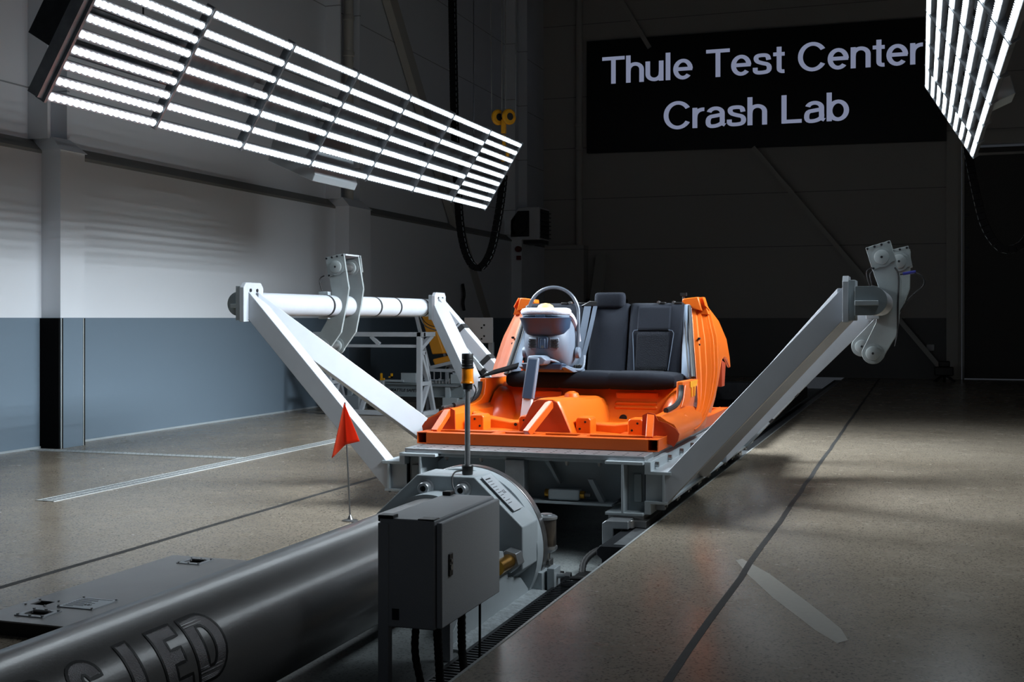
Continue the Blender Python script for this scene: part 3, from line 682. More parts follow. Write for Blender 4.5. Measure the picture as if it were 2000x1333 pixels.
# heel board pressings and wheel-house blisters
m = MB()
for z, h, y in ((.69,.03,9.262),(.632,.016,9.235),(.60,.016,9.22)): m.box(XC+.22,XC+.56,y,y+.03,z-h,z+h).box(XC-.56,XC-.22,y,y+.03,z-h,z+h)
m.each('rib_pressing', OR, CB, bevel=.014, seg=4)
for s in (1,-1):
    rg = []
    for y, sc2 in ((8.95,.02),(9.02,.55),(9.12,.85),(9.25,1),(9.5,1)):
        rg.append([(XC+s*(.74-.16*sc2*math.cos(a)), y, .48+.27*sc2*math.sin(a)) for a in [math.pi/2*i/8 for i in range(9)]])
    MB().loft(rg, False, False).build('wheel_house_corner', OR, CB, ang=60)
    # seat cross member and its brackets
    m = MB().loft([[(XC+s*xx,8.52,.465),(XC+s*xx,8.52,zz-.012),(XC+s*xx,8.535,zz),(XC+s*xx,8.63,zz),(XC+s*xx,8.65,.465)] for xx, zz in ((.17,.54),(.40,.535),(.60,.565),(.70,.60))])
    m.build('seat_cross_member', OR, CB, bevel=.006)
    for xx in (.60, .22):
        m = MB().prism([(XC+s*(xx-.06),8.32,.467),(XC+s*(xx+.05),8.32,.467),(XC+s*(xx+.05),8.32,.575),(XC+s*(xx+.035),8.32,.592),(XC+s*(xx-.045),8.32,.592),(XC+s*(xx-.06),8.32,.575)], (0,.16,0))
        o = m.build('seat_bracket', OR, CB, bevel=.008, seg=3)
        MB().cyl((XC+s*(xx-.03),8.317,.51),(XC+s*(xx-.03),8.322,.51),.008,10).cyl((XC+s*(xx+.01),8.317,.56),(XC+s*(xx+.01),8.322,.56),.008,10).each('bracket_hole', M['hole'], o)
m = MB()
for x, z, r in ((-.5,.755,.012),(-.43,.755,.02),(-.2,.757,.013),(.14,.757,.013),(.31,.748,.013),(.39,.748,.013),(.55,.515,.016),(-.36,.51,.012)):
    y = 9.305 if z > .7 else 8.515
    m.cyl((XC+x,y-.004 if z > .7 else 8.517,z),(XC+x,y+.02,z),r,14)
m.cyl((XC+.30,9.18,.52),(XC+.30,9.215,.52),.03,16)
m.each('pressed_hole', M['hole'], CB)
def interp(L, z):
    if z <= L[0][0]: return L[0][1]
    for (a, b), (c, d2) in zip(L, L[1:]):
        if z <= c: return b+(d2-b)*(z-a)/(c-a)
    return L[-1][1]
XO = lambda z: interp([(.6,.945),(.88,.958),(1.13,.926),(1.37,.84),(1.475,.80)], z)     # outer skin half width by height
XI = lambda z: interp([(.6,.86),(.7,.83),(.84,.80),(1.1,.755),(1.39,.71)], z)           # inner flange half width by height
for s in (1,-1):
    X = lambda v: XC+s*v
    sec = [(.70,.48),(.71,.60),(.76,.632),(.81,.628),(.85,.60),(.905,.575),(.935,.53),(.94,.49),(.925,.455),(.88,.44),(.72,.44)]
    ring = lambda y, k=0: [(X(a-(.03*k if a > .8 else 0)), y, z+(.0 if z > .5 else .03*k)) for a, z in sec]
    MB().loft([ring(8.14), ring(8.2), ring(8.8), ring(9.2), ring(9.45,1.0)]).build('sill', OR, CB, ang=35)
    MB().prism([(X(a),8.12,z) for a, z in ((.685,.48),(.69,.635),(.73,.655),(.775,.645),(.80,.60),(.86,.585),(.92,.55),(.945,.515),(.935,.47),(.905,.425),(.82,.49))], (0,.012,0)).build('sill_closing_plate', OD, CB)
    # inner wall beside the seat with the stepped front edge
    st = [(8.16,.48),(8.16,.63),(8.5,.64),(8.72,.645),(8.86,.665),(8.94,.70),(8.97,.76),(8.975,.825),(9.66,.815),(9.66,.48)]
    MB().prism([(X(.76),y,z) for y, z in st], (s*.05,0,0)).build('inner_side_panel', OR, CB, bevel=.006)
    MB().prism([(X(.81),y,z) for y, z in ((9.02,.80),(9.13,.80),(9.11,.68),(9.0,.64),(8.86,.64),(8.95,.70))], (s*.012,0,0)).build('pressed_panel', OR, CB, bevel=.01, seg=3)
    MB().tube(smoothp([(X(.80),8.38,.652),(X(.80),8.6,.655),(X(.80),8.76,.665),(X(.80),8.88,.69),(X(.80),8.945,.735),(X(.80),8.955,.80)],2), .019, 8).build('door_seal', M['rubber'], CB)
    # stepped door jamb: profiles swept along the edge of the door opening
    inn = [(8.75,.60),(8.98,.578),(9.3,.60),(9.48,.70),(9.58,.84),(9.72,1.1),(9.88,1.40)]
    outp = [(8.72,.485),(8.9,.49),(9.2,.535),(9.53,.66),(9.70,.86),(9.86,1.12),(9.99,1.36)]
    def subd(L): return [(v.x, v.y) for v in smoothp([(a,b,0) for a,b in L], 2)]
    I2, O2 = subd(inn), subd(outp)
    steps = [(0,0),(.06,.02),(.1,.2),(.3,.24),(.33,.12),(.38,.14),(.42,.45),(.55,.48),(.58,.70),(.64,.70),(.66,.46),(.71,.46),(.74,.82),(.82,.84),(.84,.62),(.88,.62),(.91,.97),(1,1)]
    rings = []
    for (a, b), (c, d2) in zip(I2, O2):
        xi, xo = XI(b), XO(d2)
        rings.append([(X(xi+(xo-xi)*g), a+(c-a)*f, b+(d2-b)*f) for f, g in steps])
    MB().loft(rings, False, False).build('door_jamb', OR, CB, solid=.004, ang=30)
    MB().tube([(X(XI(b)-.016), a-.035, b) for a, b in I2 if b > .80 and a > 9.5], .019, 8).build('door_seal', M['rubber'], CB)
    MB().tube([(X(XI(b)-.05), a-.055, b) for a, b in I2 if b > .80 and a > 9.5], .006, 6).build('seal_lip', M['rubber'], CB)
    # quarter panel skin with wheel arch
    bd = [(9.90,1.475),(9.98,1.385),(10.08,1.345),(10.25,1.275),(10.33,1.12),(10.37,.97),(10.35,.885),(10.29,.925),(10.2,.97),(10.07,.99),(9.93,.965),(9.83,.91),(9.76,.84),(9.70,.76),(9.6,.66),(9.42,.56)]
    O3 = [(c, d2) for c, d2 in O2 if c > 9.3]
    poly = O3+[(9.86,1.40)]+bd
    m = MB(); m.prism([(X(XO(z)), y, z) for y, z in poly], (-s*.006,0,0)); m.build('quarter_panel', OR, CB, ang=40)
    MB().tube(smoothp([(X(XO(z)-.012),y,z) for y, z in ((9.70,.76),(9.76,.84),(9.83,.91),(9.93,.96),(10.07,.985),(10.2,.965),(10.29,.92),(10.34,.89))],2), .014, 6).build('arch_lip', OR, CB)
    MB().prism([(X(.93),10.06,.73),(X(.93),10.2,.73),(X(.93),10.27,.92),(X(.93),10.08,.95)], (-s*.06,0,0)).build('arch_liner', OD, CB, bevel=.004)
    # pillar head bracket on top
    MB().prism([(X(a),9.85,z) for a, z in ((.80,1.36),(.765,1.475),(.64,1.46),(.635,1.43),(.70,1.395),(.73,1.375))], (0,.14,0)).build('pillar_head', OR, CB, bevel=.006)
    MB().prism([(X(a),9.90,z) for a, z in ((.845,1.33),(.80,1.475),(.745,1.465),(.78,1.33))], (0,.1,0)).build('pillar_gusset', OR, CB, bevel=.004)
    MB().loft([[(X(.655),9.81,1.41),(X(.685),9.84,1.412),(X(.705),9.87,1.41)],[(X(.665),9.74,1.25),(X(.71),9.77,1.25),(X(.728),9.79,1.25)],[(X(.672),9.66,1.0),(X(.74),9.65,1.0),(X(.768),9.66,1.0)],[(X(.68),9.60,.82),(X(.75),9.56,.815),(X(.795),9.56,.81)]], False, False).build('pillar_trim', M['trimg'], CB, solid=.012, ang=70)
    m = MB()
    for z in (1.085, 1.135): m.cyl((X(.795),9.73,z),(X(.795),9.765,z),.010,10)
    m.each('screw_hole', M['hole'], CB)
MB().cyl((XC+.64,9.9,1.45),(XC+.64,9.9,1.50),.012,8).box(XC+.615,XC+.665,9.88,9.92,1.485,1.51).build('roof_clip', M['black'], CB)
m = MB().box(XC+.811,XC+.816,9.25,9.56,.765,.812).box(XC+.811,XC+.816,9.3,9.35,.69,.765).box(XC+.811,XC+.816,9.42,9.46,.69,.765)
m.build('yellow_tape', M['yellow'], CB)
m = MB().box(XC-.70,XC+.70,9.92,9.97,1.30,1.40).box(XC-.76,XC+.76,9.92,9.97,.80,.9); m.each('rear_bulkhead_bar', OR, CB)
m = MB().loft([[(XC-.66,9.5,.93),(XC-.86,9.45,.87)],[(XC-.60,9.3,.91),(XC-.86,9.15,.835)],[(XC-.58,9.2,.895),(XC-.84,9.02,.825)]], False, False)
m.build('loose_trim_flap', M['felt'], CB, solid=.006)
m = MB().box(XC-.83,XC-.80,8.2,8.42,.635,.66); m.build('seal_offcut', M['rubber'], CB, bevel=.008)
# ------------------------------------------------------------------ rear seat
RS = thing('rear_bench_seat', (XC, 9.5, .75), 'charcoal fabric rear bench seat in the orange car body', 'seat')
def cushion_ring(x, k=1.0, y0=9.17):
    zc, hz, yc, hy = .808, .064*k, y0+.30, .30*(.97+.03*k)
    return [(x, yc+a, zc+b) for a, b in rrect(0,0,hy,hz,min(.055,hz*.9),5)]
xs = [(-.66,.5),(-.65,.78),(-.62,.95),(-.45,1),(-.245,1.0),(-.23,.9),(-.215,1.0),(-.0,1.05),(.165,1.0),(.18,.9),(.195,1.02),(.4,1.08),(.53,1.03),(.545,.97),(.56,1.0),(.64,.9),(.69,.7),(.705,.4)]
MB().loft([cushion_ring(XC+x, k) for x, k in xs]).build('seat_cushion', M['fabric'], RS, ang=60)
def back_panel(x0, x1, name, m=None):
    mb = MB(); pr = [(9.60,.86),(9.66,1.06),(9.70,1.22),(9.76,1.40),(9.80,1.425),(9.86,1.415),(9.88,1.38),(9.80,1.1),(9.74,.86)]
    rings = []
    for x, k in ((x0,.0),(x0+.012,.7),(x0+.035,1),(x1-.035,1),(x1-.012,.7),(x1,.0)):
        rings.append([(x, y+(.03*(1-k) if y < 9.8 and z < 1.41 else 0), z-(.008*(1-k) if z > 1.38 else 0)) for y, z in pr])
    return mb.loft(rings).build(name, m or M['fabric'], RS, ang=50)
back_panel(XC-.66, XC-.125, 'seat_backrest'); back_panel(XC-.115, XC+.21, 'seat_backrest'); o = back_panel(XC+.22, XC+.665, 'seat_backrest')
def on_back(z): return 9.60+(.06/.2)*(z-.86) if z < 1.06 else (9.66+.25*(z-1.06) if z < 1.22 else 9.70+(.06/.18)*(z-1.22))
def inset(x0, x1, z0, z1, m, name, par, pr=.008):
    mb = MB(); rows = []
    for i in range(9):
        z = z0+(z1-z0)*i/8; rows.append([(x0, on_back(z)+.004, z),(x0+.012, on_back(z)-pr, z),(x1-.012, on_back(z)-pr, z),(x1, on_back(z)+.004, z)])
    mb.loft(rows, False, False); return mb.build(name, m, par, solid=.008)
inset(XC+.295, XC+.565, .875, 1.19, M['fabric2'], 'embossed_insert', o); inset(XC+.295, XC+.565, 1.20, 1.40, M['fabric'], 'upper_insert', o, .012)
for sx in (-1, 1):
    c = XC+.43+sx*.145
    MB().tube([(c-sx*.03, on_back(1.205)-.012, 1.205),(c+sx*.012, on_back(1.2)-.012, 1.20),(c+sx*.024, on_back(1.185)-.01, 1.18)]+[(c+sx*(.024-.03*i/10), on_back(1.17-.29*i/10)-.006, 1.17-.29*i/10) for i in range(11)], .0035, 6).build('piping', M['belt'], o)
hr = MB(); 
for zc, k in ((1.385,.6),(1.39,.85),(1.41,1),(1.46,1.03),(1.49,1.0),(1.507,.88),(1.513,.6)):
    hr.s = None
    pts = rrect(XC+.045, 9.79, .128*(.55+.45*k), .055*(.5+.5*k), .045*(.5+.5*k), 5)
    if zc == 1.385: HR = []
    HR.append([(a, b, zc) for a, b in pts])
h = hr.loft(HR).build('headrest', M['fabric'], RS, ang=70)
MB().cyl((XC-.01,9.81,1.36),(XC-.01,9.81,1.42),.008,8).cyl((XC+.10,9.81,1.36),(XC+.10,9.81,1.42),.008,8).build('headrest_post', M['steel'], h)
m = MB().strip(smoothp([(XC-.135,9.74,1.40),(XC-.15,9.66,1.2),(XC-.175,9.59,1.0),(XC-.18,9.56,.9)],2), (.06,0,0), (0,.006,0))
m.strip(smoothp([(XC-.07,9.75,1.41),(XC-.09,9.65,1.2),(XC-.125,9.585,1.0),(XC-.15,9.55,.9)],2), (.035,0,0), (0,.008,0)); m.build('seat_belt', M['belt'], RS)
MB().prism([(XC-.2,9.74,1.40),(XC-.12,9.74,1.445),(XC-.03,9.74,1.44),(XC+.0,9.74,1.40)], (0,.1,0)).build('belt_guide', M['black'], RS, bevel=.008)
m = MB()
for x in (-.19,-.155,-.125): m.box(XC+x-.013,XC+x+.013,9.53,9.57,.85,.92)
m.each('belt_buckle', M['black'], RS, bevel=.004)
m = MB()
for x in (.48,.62,-.35,-.2): m.box(XC+x-.03,XC+x+.03,9.78,9.84,1.415,1.432)
m.each('release_catch', M['black'], RS, bevel=.004)
m = MB()
for x in (-.3,.455,.58): m.cyl((XC+x,9.76,1.43),(XC+x,9.82,1.43),.012,8)
m.each('hinge_stud', M['steel'], RS)

# ------------------------------------------------------------------ infant carrier with base and support leg
CX = -2.775
CS = thing('infant_carrier', (CX, 9.1, .87), 'grey rear-facing infant car seat with arched handle on the bench', 'child seat')
SX = -2.752
def ring(z, hw, y0, y1, r, x=SX): return [(x+a, b, z) for a, b in rrect(0,(y0+y1)/2,hw,(y1-y0)/2,min(r,hw*.95,(y1-y0)*.48),6)]
MB().loft([ring(.905,0.114,8.98,9.28,.08), ring(.93,0.149,8.95,9.33,.1), ring(.98,0.169,8.91,9.36,.11), ring(1.04,0.179,8.88,9.36,.11), ring(1.10,0.182,8.865,9.34,.11), ring(1.165,0.180,8.87,9.3,.11), ring(1.24,0.169,8.9,9.22,.10), ring(1.28,0.164,8.92,9.15,.09)]).build('lower_shell', M['shell'], CS, ang=60)
MB().loft([ring(1.165,0.139,8.872,9.1,.08), ring(1.18,0.154,8.85,9.1,.09), ring(1.21,0.169,8.825,9.1,.10), ring(1.25,0.179,8.80,9.09,.11), ring(1.295,0.189,8.775,9.08,.11), ring(1.303,0.191,8.768,9.08,.11), ring(1.307,0.182,8.78,9.07,.11)]).build('back_shell', M['shelld'], CS, ang=40)
MB().loft([ring(1.305,0.174,8.80,9.08,.11), ring(1.32,0.176,8.79,9.08,.11), ring(1.335,0.174,8.80,9.08,.11)]).build('shell_collar', M['shell'], CS, ang=60)
MB().loft([ring(1.322,0.172,8.80,9.08,.11), ring(1.332,0.186,8.785,9.09,.12), ring(1.355,0.189,8.782,9.10,.12), ring(1.373,0.177,8.80,9.09,.11), ring(1.38,0.154,8.825,9.07,.1), ring(1.36,0.124,8.86,9.05,.08), ring(1.28,0.104,8.88,9.03,.07)]).build('fabric_rim', M['cloth'], CS, ang=70)
MB().tube(smoothp([(SX+.15,9.0,1.345),(SX+.168,9.10,1.31),(SX+.176,9.2,1.2),(SX+.176,9.24,1.12)],2), .022, 8).build('side_cloth', M['cloth'], CS)
m = MB()
for sx in (-1,1):
    o = MB().prism([(SX+sx*.05,8.86,1.15),(SX+sx*.05,8.86,1.065),(SX+sx*.105,8.87,1.06),(SX+sx*.135,8.89,1.085),(SX+sx*.12,8.875,1.15)], (0,.03,0)).build('vent_panel', M['shell'], CS, bevel=.006)
    v = MB()
    for i in range(7):
        for j in range(6):
            xx = .06+i*.0095+(.0047 if j % 2 else 0); zz = 1.077+j*.0118
            if xx < .118: v.cyl((SX+sx*xx,8.855+max(0,xx-.09)*.3,zz),(SX+sx*xx,8.88,zz),.0030,6)
    v.build('vent_hole', M['hole'], o)
MB().box(SX-.042,SX+.042,8.853,8.88,1.065,1.16).build('release_recess', M['shelld'], CS, bevel=.01)
o = MB().box(SX-.022,SX+.022,8.845,8.87,1.065,1.145).build('release_handle', M['shelld'], CS, bevel=.008)
MB().cyl((SX,8.843,1.08),(SX,8.848,1.08),.012,12).build('release_button', M['steel'], o)
m = MB().box(SX-.04,SX+.04,8.784,8.80,1.308,1.328); m.build('shell_badge', M['shelld'], CS, bevel=.003)
HX = -2.765
# carrying handle
hp = [(HX+.213,9.13,1.03),(HX+.213,9.14,1.14),(HX+.212,9.16,1.28)]+[(HX+.21*math.cos(a),9.18,1.31+.235*math.sin(a)**.9 if math.sin(a) > 0 else 1.31) for a in [math.pi*(.06+.88*i/18) for i in range(19)]]+[(HX-.212,9.16,1.28),(HX-.213,9.14,1.14),(HX-.213,9.13,1.03)]
MB().strip(hp, (.0,.034,0), (.0,0,.0)) if False else None
MB().tube(smoothp(hp,1), .014, 10).build('handle', M['gunmetal'], CS)
for sx in (-1,1):
    MB().lathe([(.005,0),(.04,0),(.045,.008),(.045,.03)], (HX+sx*.232,9.13,1.03), (-sx,0,0), 24).build('handle_pivot', M['shell'], CS)
# base
MB().loft([[(CX-.19,8.92,.93),(CX+.19,8.92,.93),(CX+.19,8.92,.915),(CX-.19,8.92,.915)],[(CX-.2,9.1,.90),(CX+.2,9.1,.90),(CX+.2,9.1,.875),(CX-.2,9.1,.875)],[(CX-.21,9.4,.895),(CX+.21,9.4,.895),(CX+.21,9.4,.872),(CX-.21,9.4,.872)]]).build('base', M['shell'], CS, bevel=.006)
MB().loft([[(CX-.17,8.9,.955),(CX+.17,8.9,.955),(CX+.15,8.9,.90),(CX-.15,8.9,.90)],[(CX-.17,9.2,.93),(CX+.17,9.2,.93),(CX+.15,9.2,.88),(CX-.15,9.2,.88)]]).build('base_housing', M['shelld'], CS, bevel=.01)
m = MB().tube(smoothp([(CX+.06,8.86,.985),(CX+.12,8.93,.965),(CX+.17,9.05,.915),(CX+.205,9.2,.888),(CX+.215,9.33,.895),(CX+.212,9.38,1.0)],2), .011, 8); m.build('base_arm', M['shell'], CS)
m = MB().prism([(CX-.06,8.74,1.015),(CX+.045,8.74,1.015),(CX+.085,8.74,.985),(CX+.07,8.74,.955),(CX+.05,8.74,.94),(CX-.06,8.74,.96)], (0,.16,0)); m.build('leg_housing', M['shell'], CS, bevel=.01)
p0, p1 = Vector((CX-.01,8.735,1.0)), Vector((CX-.035,8.665,.695))
o = MB().beam(p0, p1, .088, .05, up=(0,1,0)).build('support_leg', M['shell'], CS, bevel=.006)
MB().beam(p0+Vector((0,-.027,-.01)), p1+Vector((0,-.027,.0)), .068, .006, up=(0,1,0)).build('leg_inlay', M['shelld'], o, bevel=.002)
p2 = Vector((CX-.048,8.625,.50))
o = MB().beam(p1, p2, .076, .04, up=(0,1,0)).build('support_leg', M['white'], CS, bevel=.005)
MB().box(CX-.10,CX+.005,8.57,8.68,.478,.505).build('leg_foot', M['black'], CS, bevel=.008)
# infant dummy: bald head and shoulders inside the carrier
ID = thing('infant_test_dummy', (CX, 9.05, 1.1), 'tan vinyl crown of an infant test dummy above the carrier rim', 'dummy')
prof = [(.001,-.088),(.035,-.08),(.058,-.055),(.07,-.02),(.074,.01),(.07,.045),(.055,.072),(.03,.086),(.001,.09)]
m = MB(); rings = []
for r, h2 in prof: rings.append([(SX-.01+r*math.cos(a), 8.96+1.12*r*math.sin(a), 1.328+h2) for a in [2*math.pi*i/24 for i in range(24)]])
m.loft(rings); m.build('head', M['skin'], ID, ang=80)
m = MB(); rings = []
for z, hw, hy in ((1.06,.07,.06),(1.12,.085,.07),(1.19,.095,.07),(1.225,.07,.05),(1.245,.03,.03),(1.26,.028,.03)): rings.append([(SX+hw*.8*math.cos(a), 9.0+hy*math.sin(a), z) for a in [2*math.pi*i/20 for i in range(20)]])
m.loft(rings); m.build('torso', M['cloth'], ID, ang=80)

# ------------------------------------------------------------------ drive tube, flange block, supports
TZ, TR, TXC = .083, .243, -2.52
tb = thing('drive_tube', (TXC, 3.3, -.25), 'thick dark grey drive tube with outlined lettering in the foreground', 'tube')
MB().lathe([(TR-.03,0),(TR,.0),(TR,5.2),(TR-.03,5.2)], (TXC,1.0,TZ), (0,1,0), 96).build('tube_body', M['tube'], tb, ang=50)
FONT = {
 'D': (.82, [[(0,0),(0,1),(.38,1)]+arc(.38,.5,.40,.5,90,-90,14)[1:-1]+[(.38,0)], [(.27,.2),(.27,.8),(.36,.8)]+arc(.36,.5,.16,.3,90,-90,10)[1:-1]+[(.36,.2)]]),
 'E': (.62, [[(0,0),(0,1),(.56,1),(.56,.79),(.25,.79),(.25,.62),(.5,.62),(.5,.41),(.25,.41),(.25,.21),(.58,.21),(.58,0)]]),
 'L': (.58, [[(0,0),(0,1),(.26,1),(.26,.22),(.56,.22),(.56,0)]]),
 'S': (.66, [[(.60,.70),(.60,.76)]+arc(.31,.74,.29,.26,10,180,10)+arc(.33,.66,.31,.2,185,250,5)+[(.36,.37)]+arc(.31,.27,.06,.06,60,-180,6)+[(.25,.34),(.0,.34)]+arc(.31,.26,.31,.26,180,360,12)+arc(.31,.31,.31,.22,0,75,6)+[(.27,.63)]+arc(.30,.73,.05,.06,250,0,5)+[(.36,.70)]]),
 'O': (.74, [arc(.35,.5,.35,.5,0,360,28)[:-1], arc(.35,.5,.11,.27,0,360,20)[:-1]])}
def on_tube(y, t, lift=.0012): return (TXC+(TR+lift)*math.cos(t), y, TZ+(TR+lift)*math.sin(t))
ya, HT, TOP = 2.70, .235, math.radians(54)
for ch in 'OSLED':
    wdt, loops = FONT[ch]; sw = .235; ya = {'O': 2.68, 'S': 2.895, 'L': 3.15, 'E': 3.308, 'D': 3.482}[ch]
    conv = lambda p: (ya+p[0]*sw, TOP-(1-p[1])*HT/TR)
    fill = MB(); N = 44
    for i in range(N):
        f = (i+.5)/N; cr = []
        for lp in loops:
            for a, b in zip(lp, lp[1:]+lp[:1]):
                if (a[1] > f) != (b[1] > f): cr.append(a[0]+(b[0]-a[0])*(f-a[1])/(b[1]-a[1]))
        cr.sort()
        for a, b in zip(cr[::2], cr[1::2]):
            q = [conv((a,i/N)), conv((b,i/N)), conv((b,(i+1)/N)), conv((a,(i+1)/N))]
            fill.face([fill.v(on_tube(*p)) for p in q])
    o = fill.build('letter', M['sil'] if False else M['film'], tb, smooth=True)
    ln = MB()
    for lp in loops:
        P = []
        for a, b in zip(lp, lp[1:]+lp[:1]):
            k = max(1, int(math.hypot(a[0]-b[0], a[1]-b[1])/.06)); P += [(a[0]+(b[0]-a[0])*j/k, a[1]+(b[1]-a[1])*j/k) for j in range(k)]
        P.append(P[0]); Lq, Rq = stroke_quads(P, .045)
        V = [(ln.v(on_tube(*conv(l), .0022)), ln.v(on_tube(*conv(r), .0022))) for l, r in zip(Lq, Rq)]
        for (a, b), (c, d2) in zip(V, V[1:]): ln.face([a, b, d2, c])
    ln.build('letter_outline', M['ink'], o)
FB = thing('flange_block', (XC+.03, 6.3, -.25), 'pale grey octagonal flange block at the end of the drive tube', 'flange')
fx = -2.49
oct8 = [(-.17,.43),(.17,.43),(.45,.17),(.45,-.06),(.33,-.16),(.33,-.25),(-.33,-.25),(-.33,-.16),(-.45,-.06),(-.45,.17)]
MB().prism([(fx+a,6.2,b) for a, b in oct8], (0,.27,0)).build('block', M['lgrey'], FB, bevel=.006)
MB().cyl((fx+.0,6.45,-.015),(fx+.0,6.57,-.015), .455, 72).build('round_flange', M['lgrey'], FB)
MB().cyl((fx,6.56,-.015),(fx,6.63,-.015), .46, 72).build('steel_ring', M['steel'], FB, bevel=.004)
m = MB()
for i in range(18):
    a = 2*math.pi*i/18; m.cyl((fx+.42*math.cos(a),6.62,-.015+.42*math.sin(a)),(fx+.42*math.cos(a),6.67,-.015+.42*math.sin(a)),.022,8)
m.each('ring_bolt', M['steel'], FB)
MB().lathe([(TR+.001,-.16),(TR+.02,-.16),(TR+.02,0)], (fx-.04,6.2,TZ), (0,1,0), 64).build('tube_collar', M['lgrey'], FB, ang=50)
for x in (-.112,.108):
    o = MB().lathe([(.045,0),(.045,-.01),(.034,-.012),(.034,-.05),(.03,-.055),(.017,-.055),(.017,-.03),(.001,-.03)], (fx+x,6.2,.36), (0,1,0), 24).build('socket_bolt', M['alu'], FB)
    MB().cyl((fx+x,6.164,.36),(fx+x,6.17,.36),.017,6).build('bolt_socket', M['hole'], o)
tn = Vector((.26,0,.28)).normalized(); td = Vector((.28,0,-.26)).normalized()
c = Vector((fx+.335,6.335,.28))+tn*.012-td*.07+Vector((0,-.02,0))
o = MB().obox(c, td, (0,1,0), tn, .26, .15, .003).build('nameplate', M['plate'], FB)
m = MB()
for i, (L, th) in enumerate(((.075,.014),(.07,.006),(.06,.006),(.065,.006),(.05,.006),(.06,.006),(.05,.006),(.03,.006),(.07,.006),(.06,.006))):
    m.obox(c+tn*.002+td*(-.105+i*.02)+Vector((0,-.06+L/2,0)), td, (0,1,0), tn, th*.55, L, .0008)
m.build('plate_text', M['ink'], o, smooth=False)
m = MB()
for a0, off in ((60,.02),(60,.042)):
    P = [c+tn*.0024+td*(.0+.01*math.sin(math.radians(b)))+Vector((0,off+.01*math.cos(math.radians(b)),0)) for b in range(70,300,20)]
    m.tube(P, .0016, 5)
m.obox(c+tn*.002+Vector((0,.040,0)), td, (0,1,0), tn, .002, .012, .001)
m.build('plate_mark', M['ink'], o)
o = MB().cyl((fx+.40,6.1,.0),(fx+.40,6.2,.0),.062,6).build('hex_nut', M['alu'], FB, bevel=.003)
MB().cyl((fx+.40,5.92,.0),(fx+.40,6.12,.0),.04,24).build('threaded_rod', M['brass'], FB)
m = MB(); m.prism([(fx+.375,5.32,-.25),(fx+.375,6.5,-.25),(fx+.375,6.32,-.13),(fx+.375,6.1,-.08),(fx+.375,6.02,.07),(fx+.375,5.9,.09),(fx+.375,5.55,.0),(fx+.375,5.34,-.16),(fx+.375,5.27,-.20)], (.025,0,0))
m.prism([(fx-.40,5.27,-.25),(fx-.40,6.5,-.25),(fx-.40,6.02,.07),(fx-.40,5.4,.05)], (.025,0,0)).box(fx-.375,fx+.375,5.6,5.63,-.25,-.165)
m.build('support_plate', M['lgrey'], FB, bevel=.003)
m = MB(); L = []
for i in range(30):
    y = 5.22+1.32*i/29; L.append([(fx+.39,y,-.249),(fx+.39,y,-.232+random.uniform(-.003,.003)),(fx+.45,y,-.238+random.uniform(-.003,.003)),(fx+.505+random.uniform(-.008,.008),y,-.249)])
m.loft(L); m.build('grout_bead', M['weld'], FB)
m = MB().prism([(fx+.25,6.52,-.25),(fx+.46,6.52,-.25),(fx+.46,6.52,-.14),(fx+.25,6.52,-.12)], (0,.27,0)); m.build('foot_block', M['lgrey'], FB, bevel=.004)
MB().cyl((fx+.40,6.66,-.135),(fx+.40,6.66,-.11),.03,6).build('foot_bolt', M['brass'], FB)
m = MB().box(fx+.475,fx+.52,6.56,6.68,-.25,-.12); o = m.build('stop_lug', M['lgrey'], FB, bevel=.004)
MB().cyl((fx+.52,6.62,-.17),(fx+.60,6.62,-.17),.016,8).cyl((fx+.57,6.62,-.17),(fx+.60,6.62,-.17),.026,6).build('stop_screw', M['alu'], o)
# air filter, valve and hoses
AF = thing('air_filter', (-2.06, 6.7, -.2), 'metal air filter bowl with domed cap beside the flange block', 'filter')
MB().lathe([(.0551,-.005),(.057,.0),(.057,.165),(.055,.17)], (-2.06,6.7,-.03), (0,0,1), 32).build('bowl', M['filt'], AF)
MB().lathe([(.060,0),(.064,.004),(.064,.016),(.05,.024),(.036,.026),(.034,.032),(.0,.034)], (-2.06,6.7,.135), (0,0,1), 32).build('cap', M['alu'], AF)
MB().lathe([(.064,.01),(.064,-.005),(.05,-.018),(.03,-.028),(.022,-.03),(.022,-.07),(.0,-.07)], (-2.06,6.7,-.03), (0,0,1), 32).build('base_ring', M['alu'], AF)
MB().box(-2.11,-2.03,6.66,6.74,-.15,-.095).tube(smoothp([(-2.03,6.7,-.13),(-2.02,6.7,-.17),(-2.09,6.68,-.2)],2),.009,8).build('pipe_fitting', M['steel'], AF, bevel=.004)
VL = thing('control_valve', (-2.18, 6.68, -.25), 'small green valve with brass fittings below the air filter', 'valve')
MB().lathe([(.02,.13),(.05,.125),(.05,.07),(.035,.05),(.035,-.03),(.02,-.04)], (-2.115,6.68,-.13), (0,0,1), 20).box(-2.175,-2.115,6.66,6.70,-.10,-.07).build('valve_body', M['green'], VL)
MB().cyl((-2.115,6.68,-.25),(-2.115,6.68,-.165),.024,10).cyl((-2.20,6.68,-.085),(-2.17,6.68,-.085),.02,8).build('valve_fitting', M['brass'], VL)
MB().box(-2.07,-1.98,6.72,6.8,-.25,-.18).build('terminal_block', M['black'], VL, bevel=.006)
m = MB()
for q in ([(-2.15,6.76,-.2),(-2.3,6.7,-.13),(-2.45,6.6,-.2)],[(-2.12,6.74,-.2),(-2.25,6.62,-.14),(-2.42,6.5,-.22)]): m.tube(smoothp(q,3),.005,6)
m.build('signal_wire', M['rubber'], VL)
t = thing('pit_cable_bundle', (-1.8,6.9,-.25), 'bundle of dark and bare cables on the pit floor by the rail', 'cables')
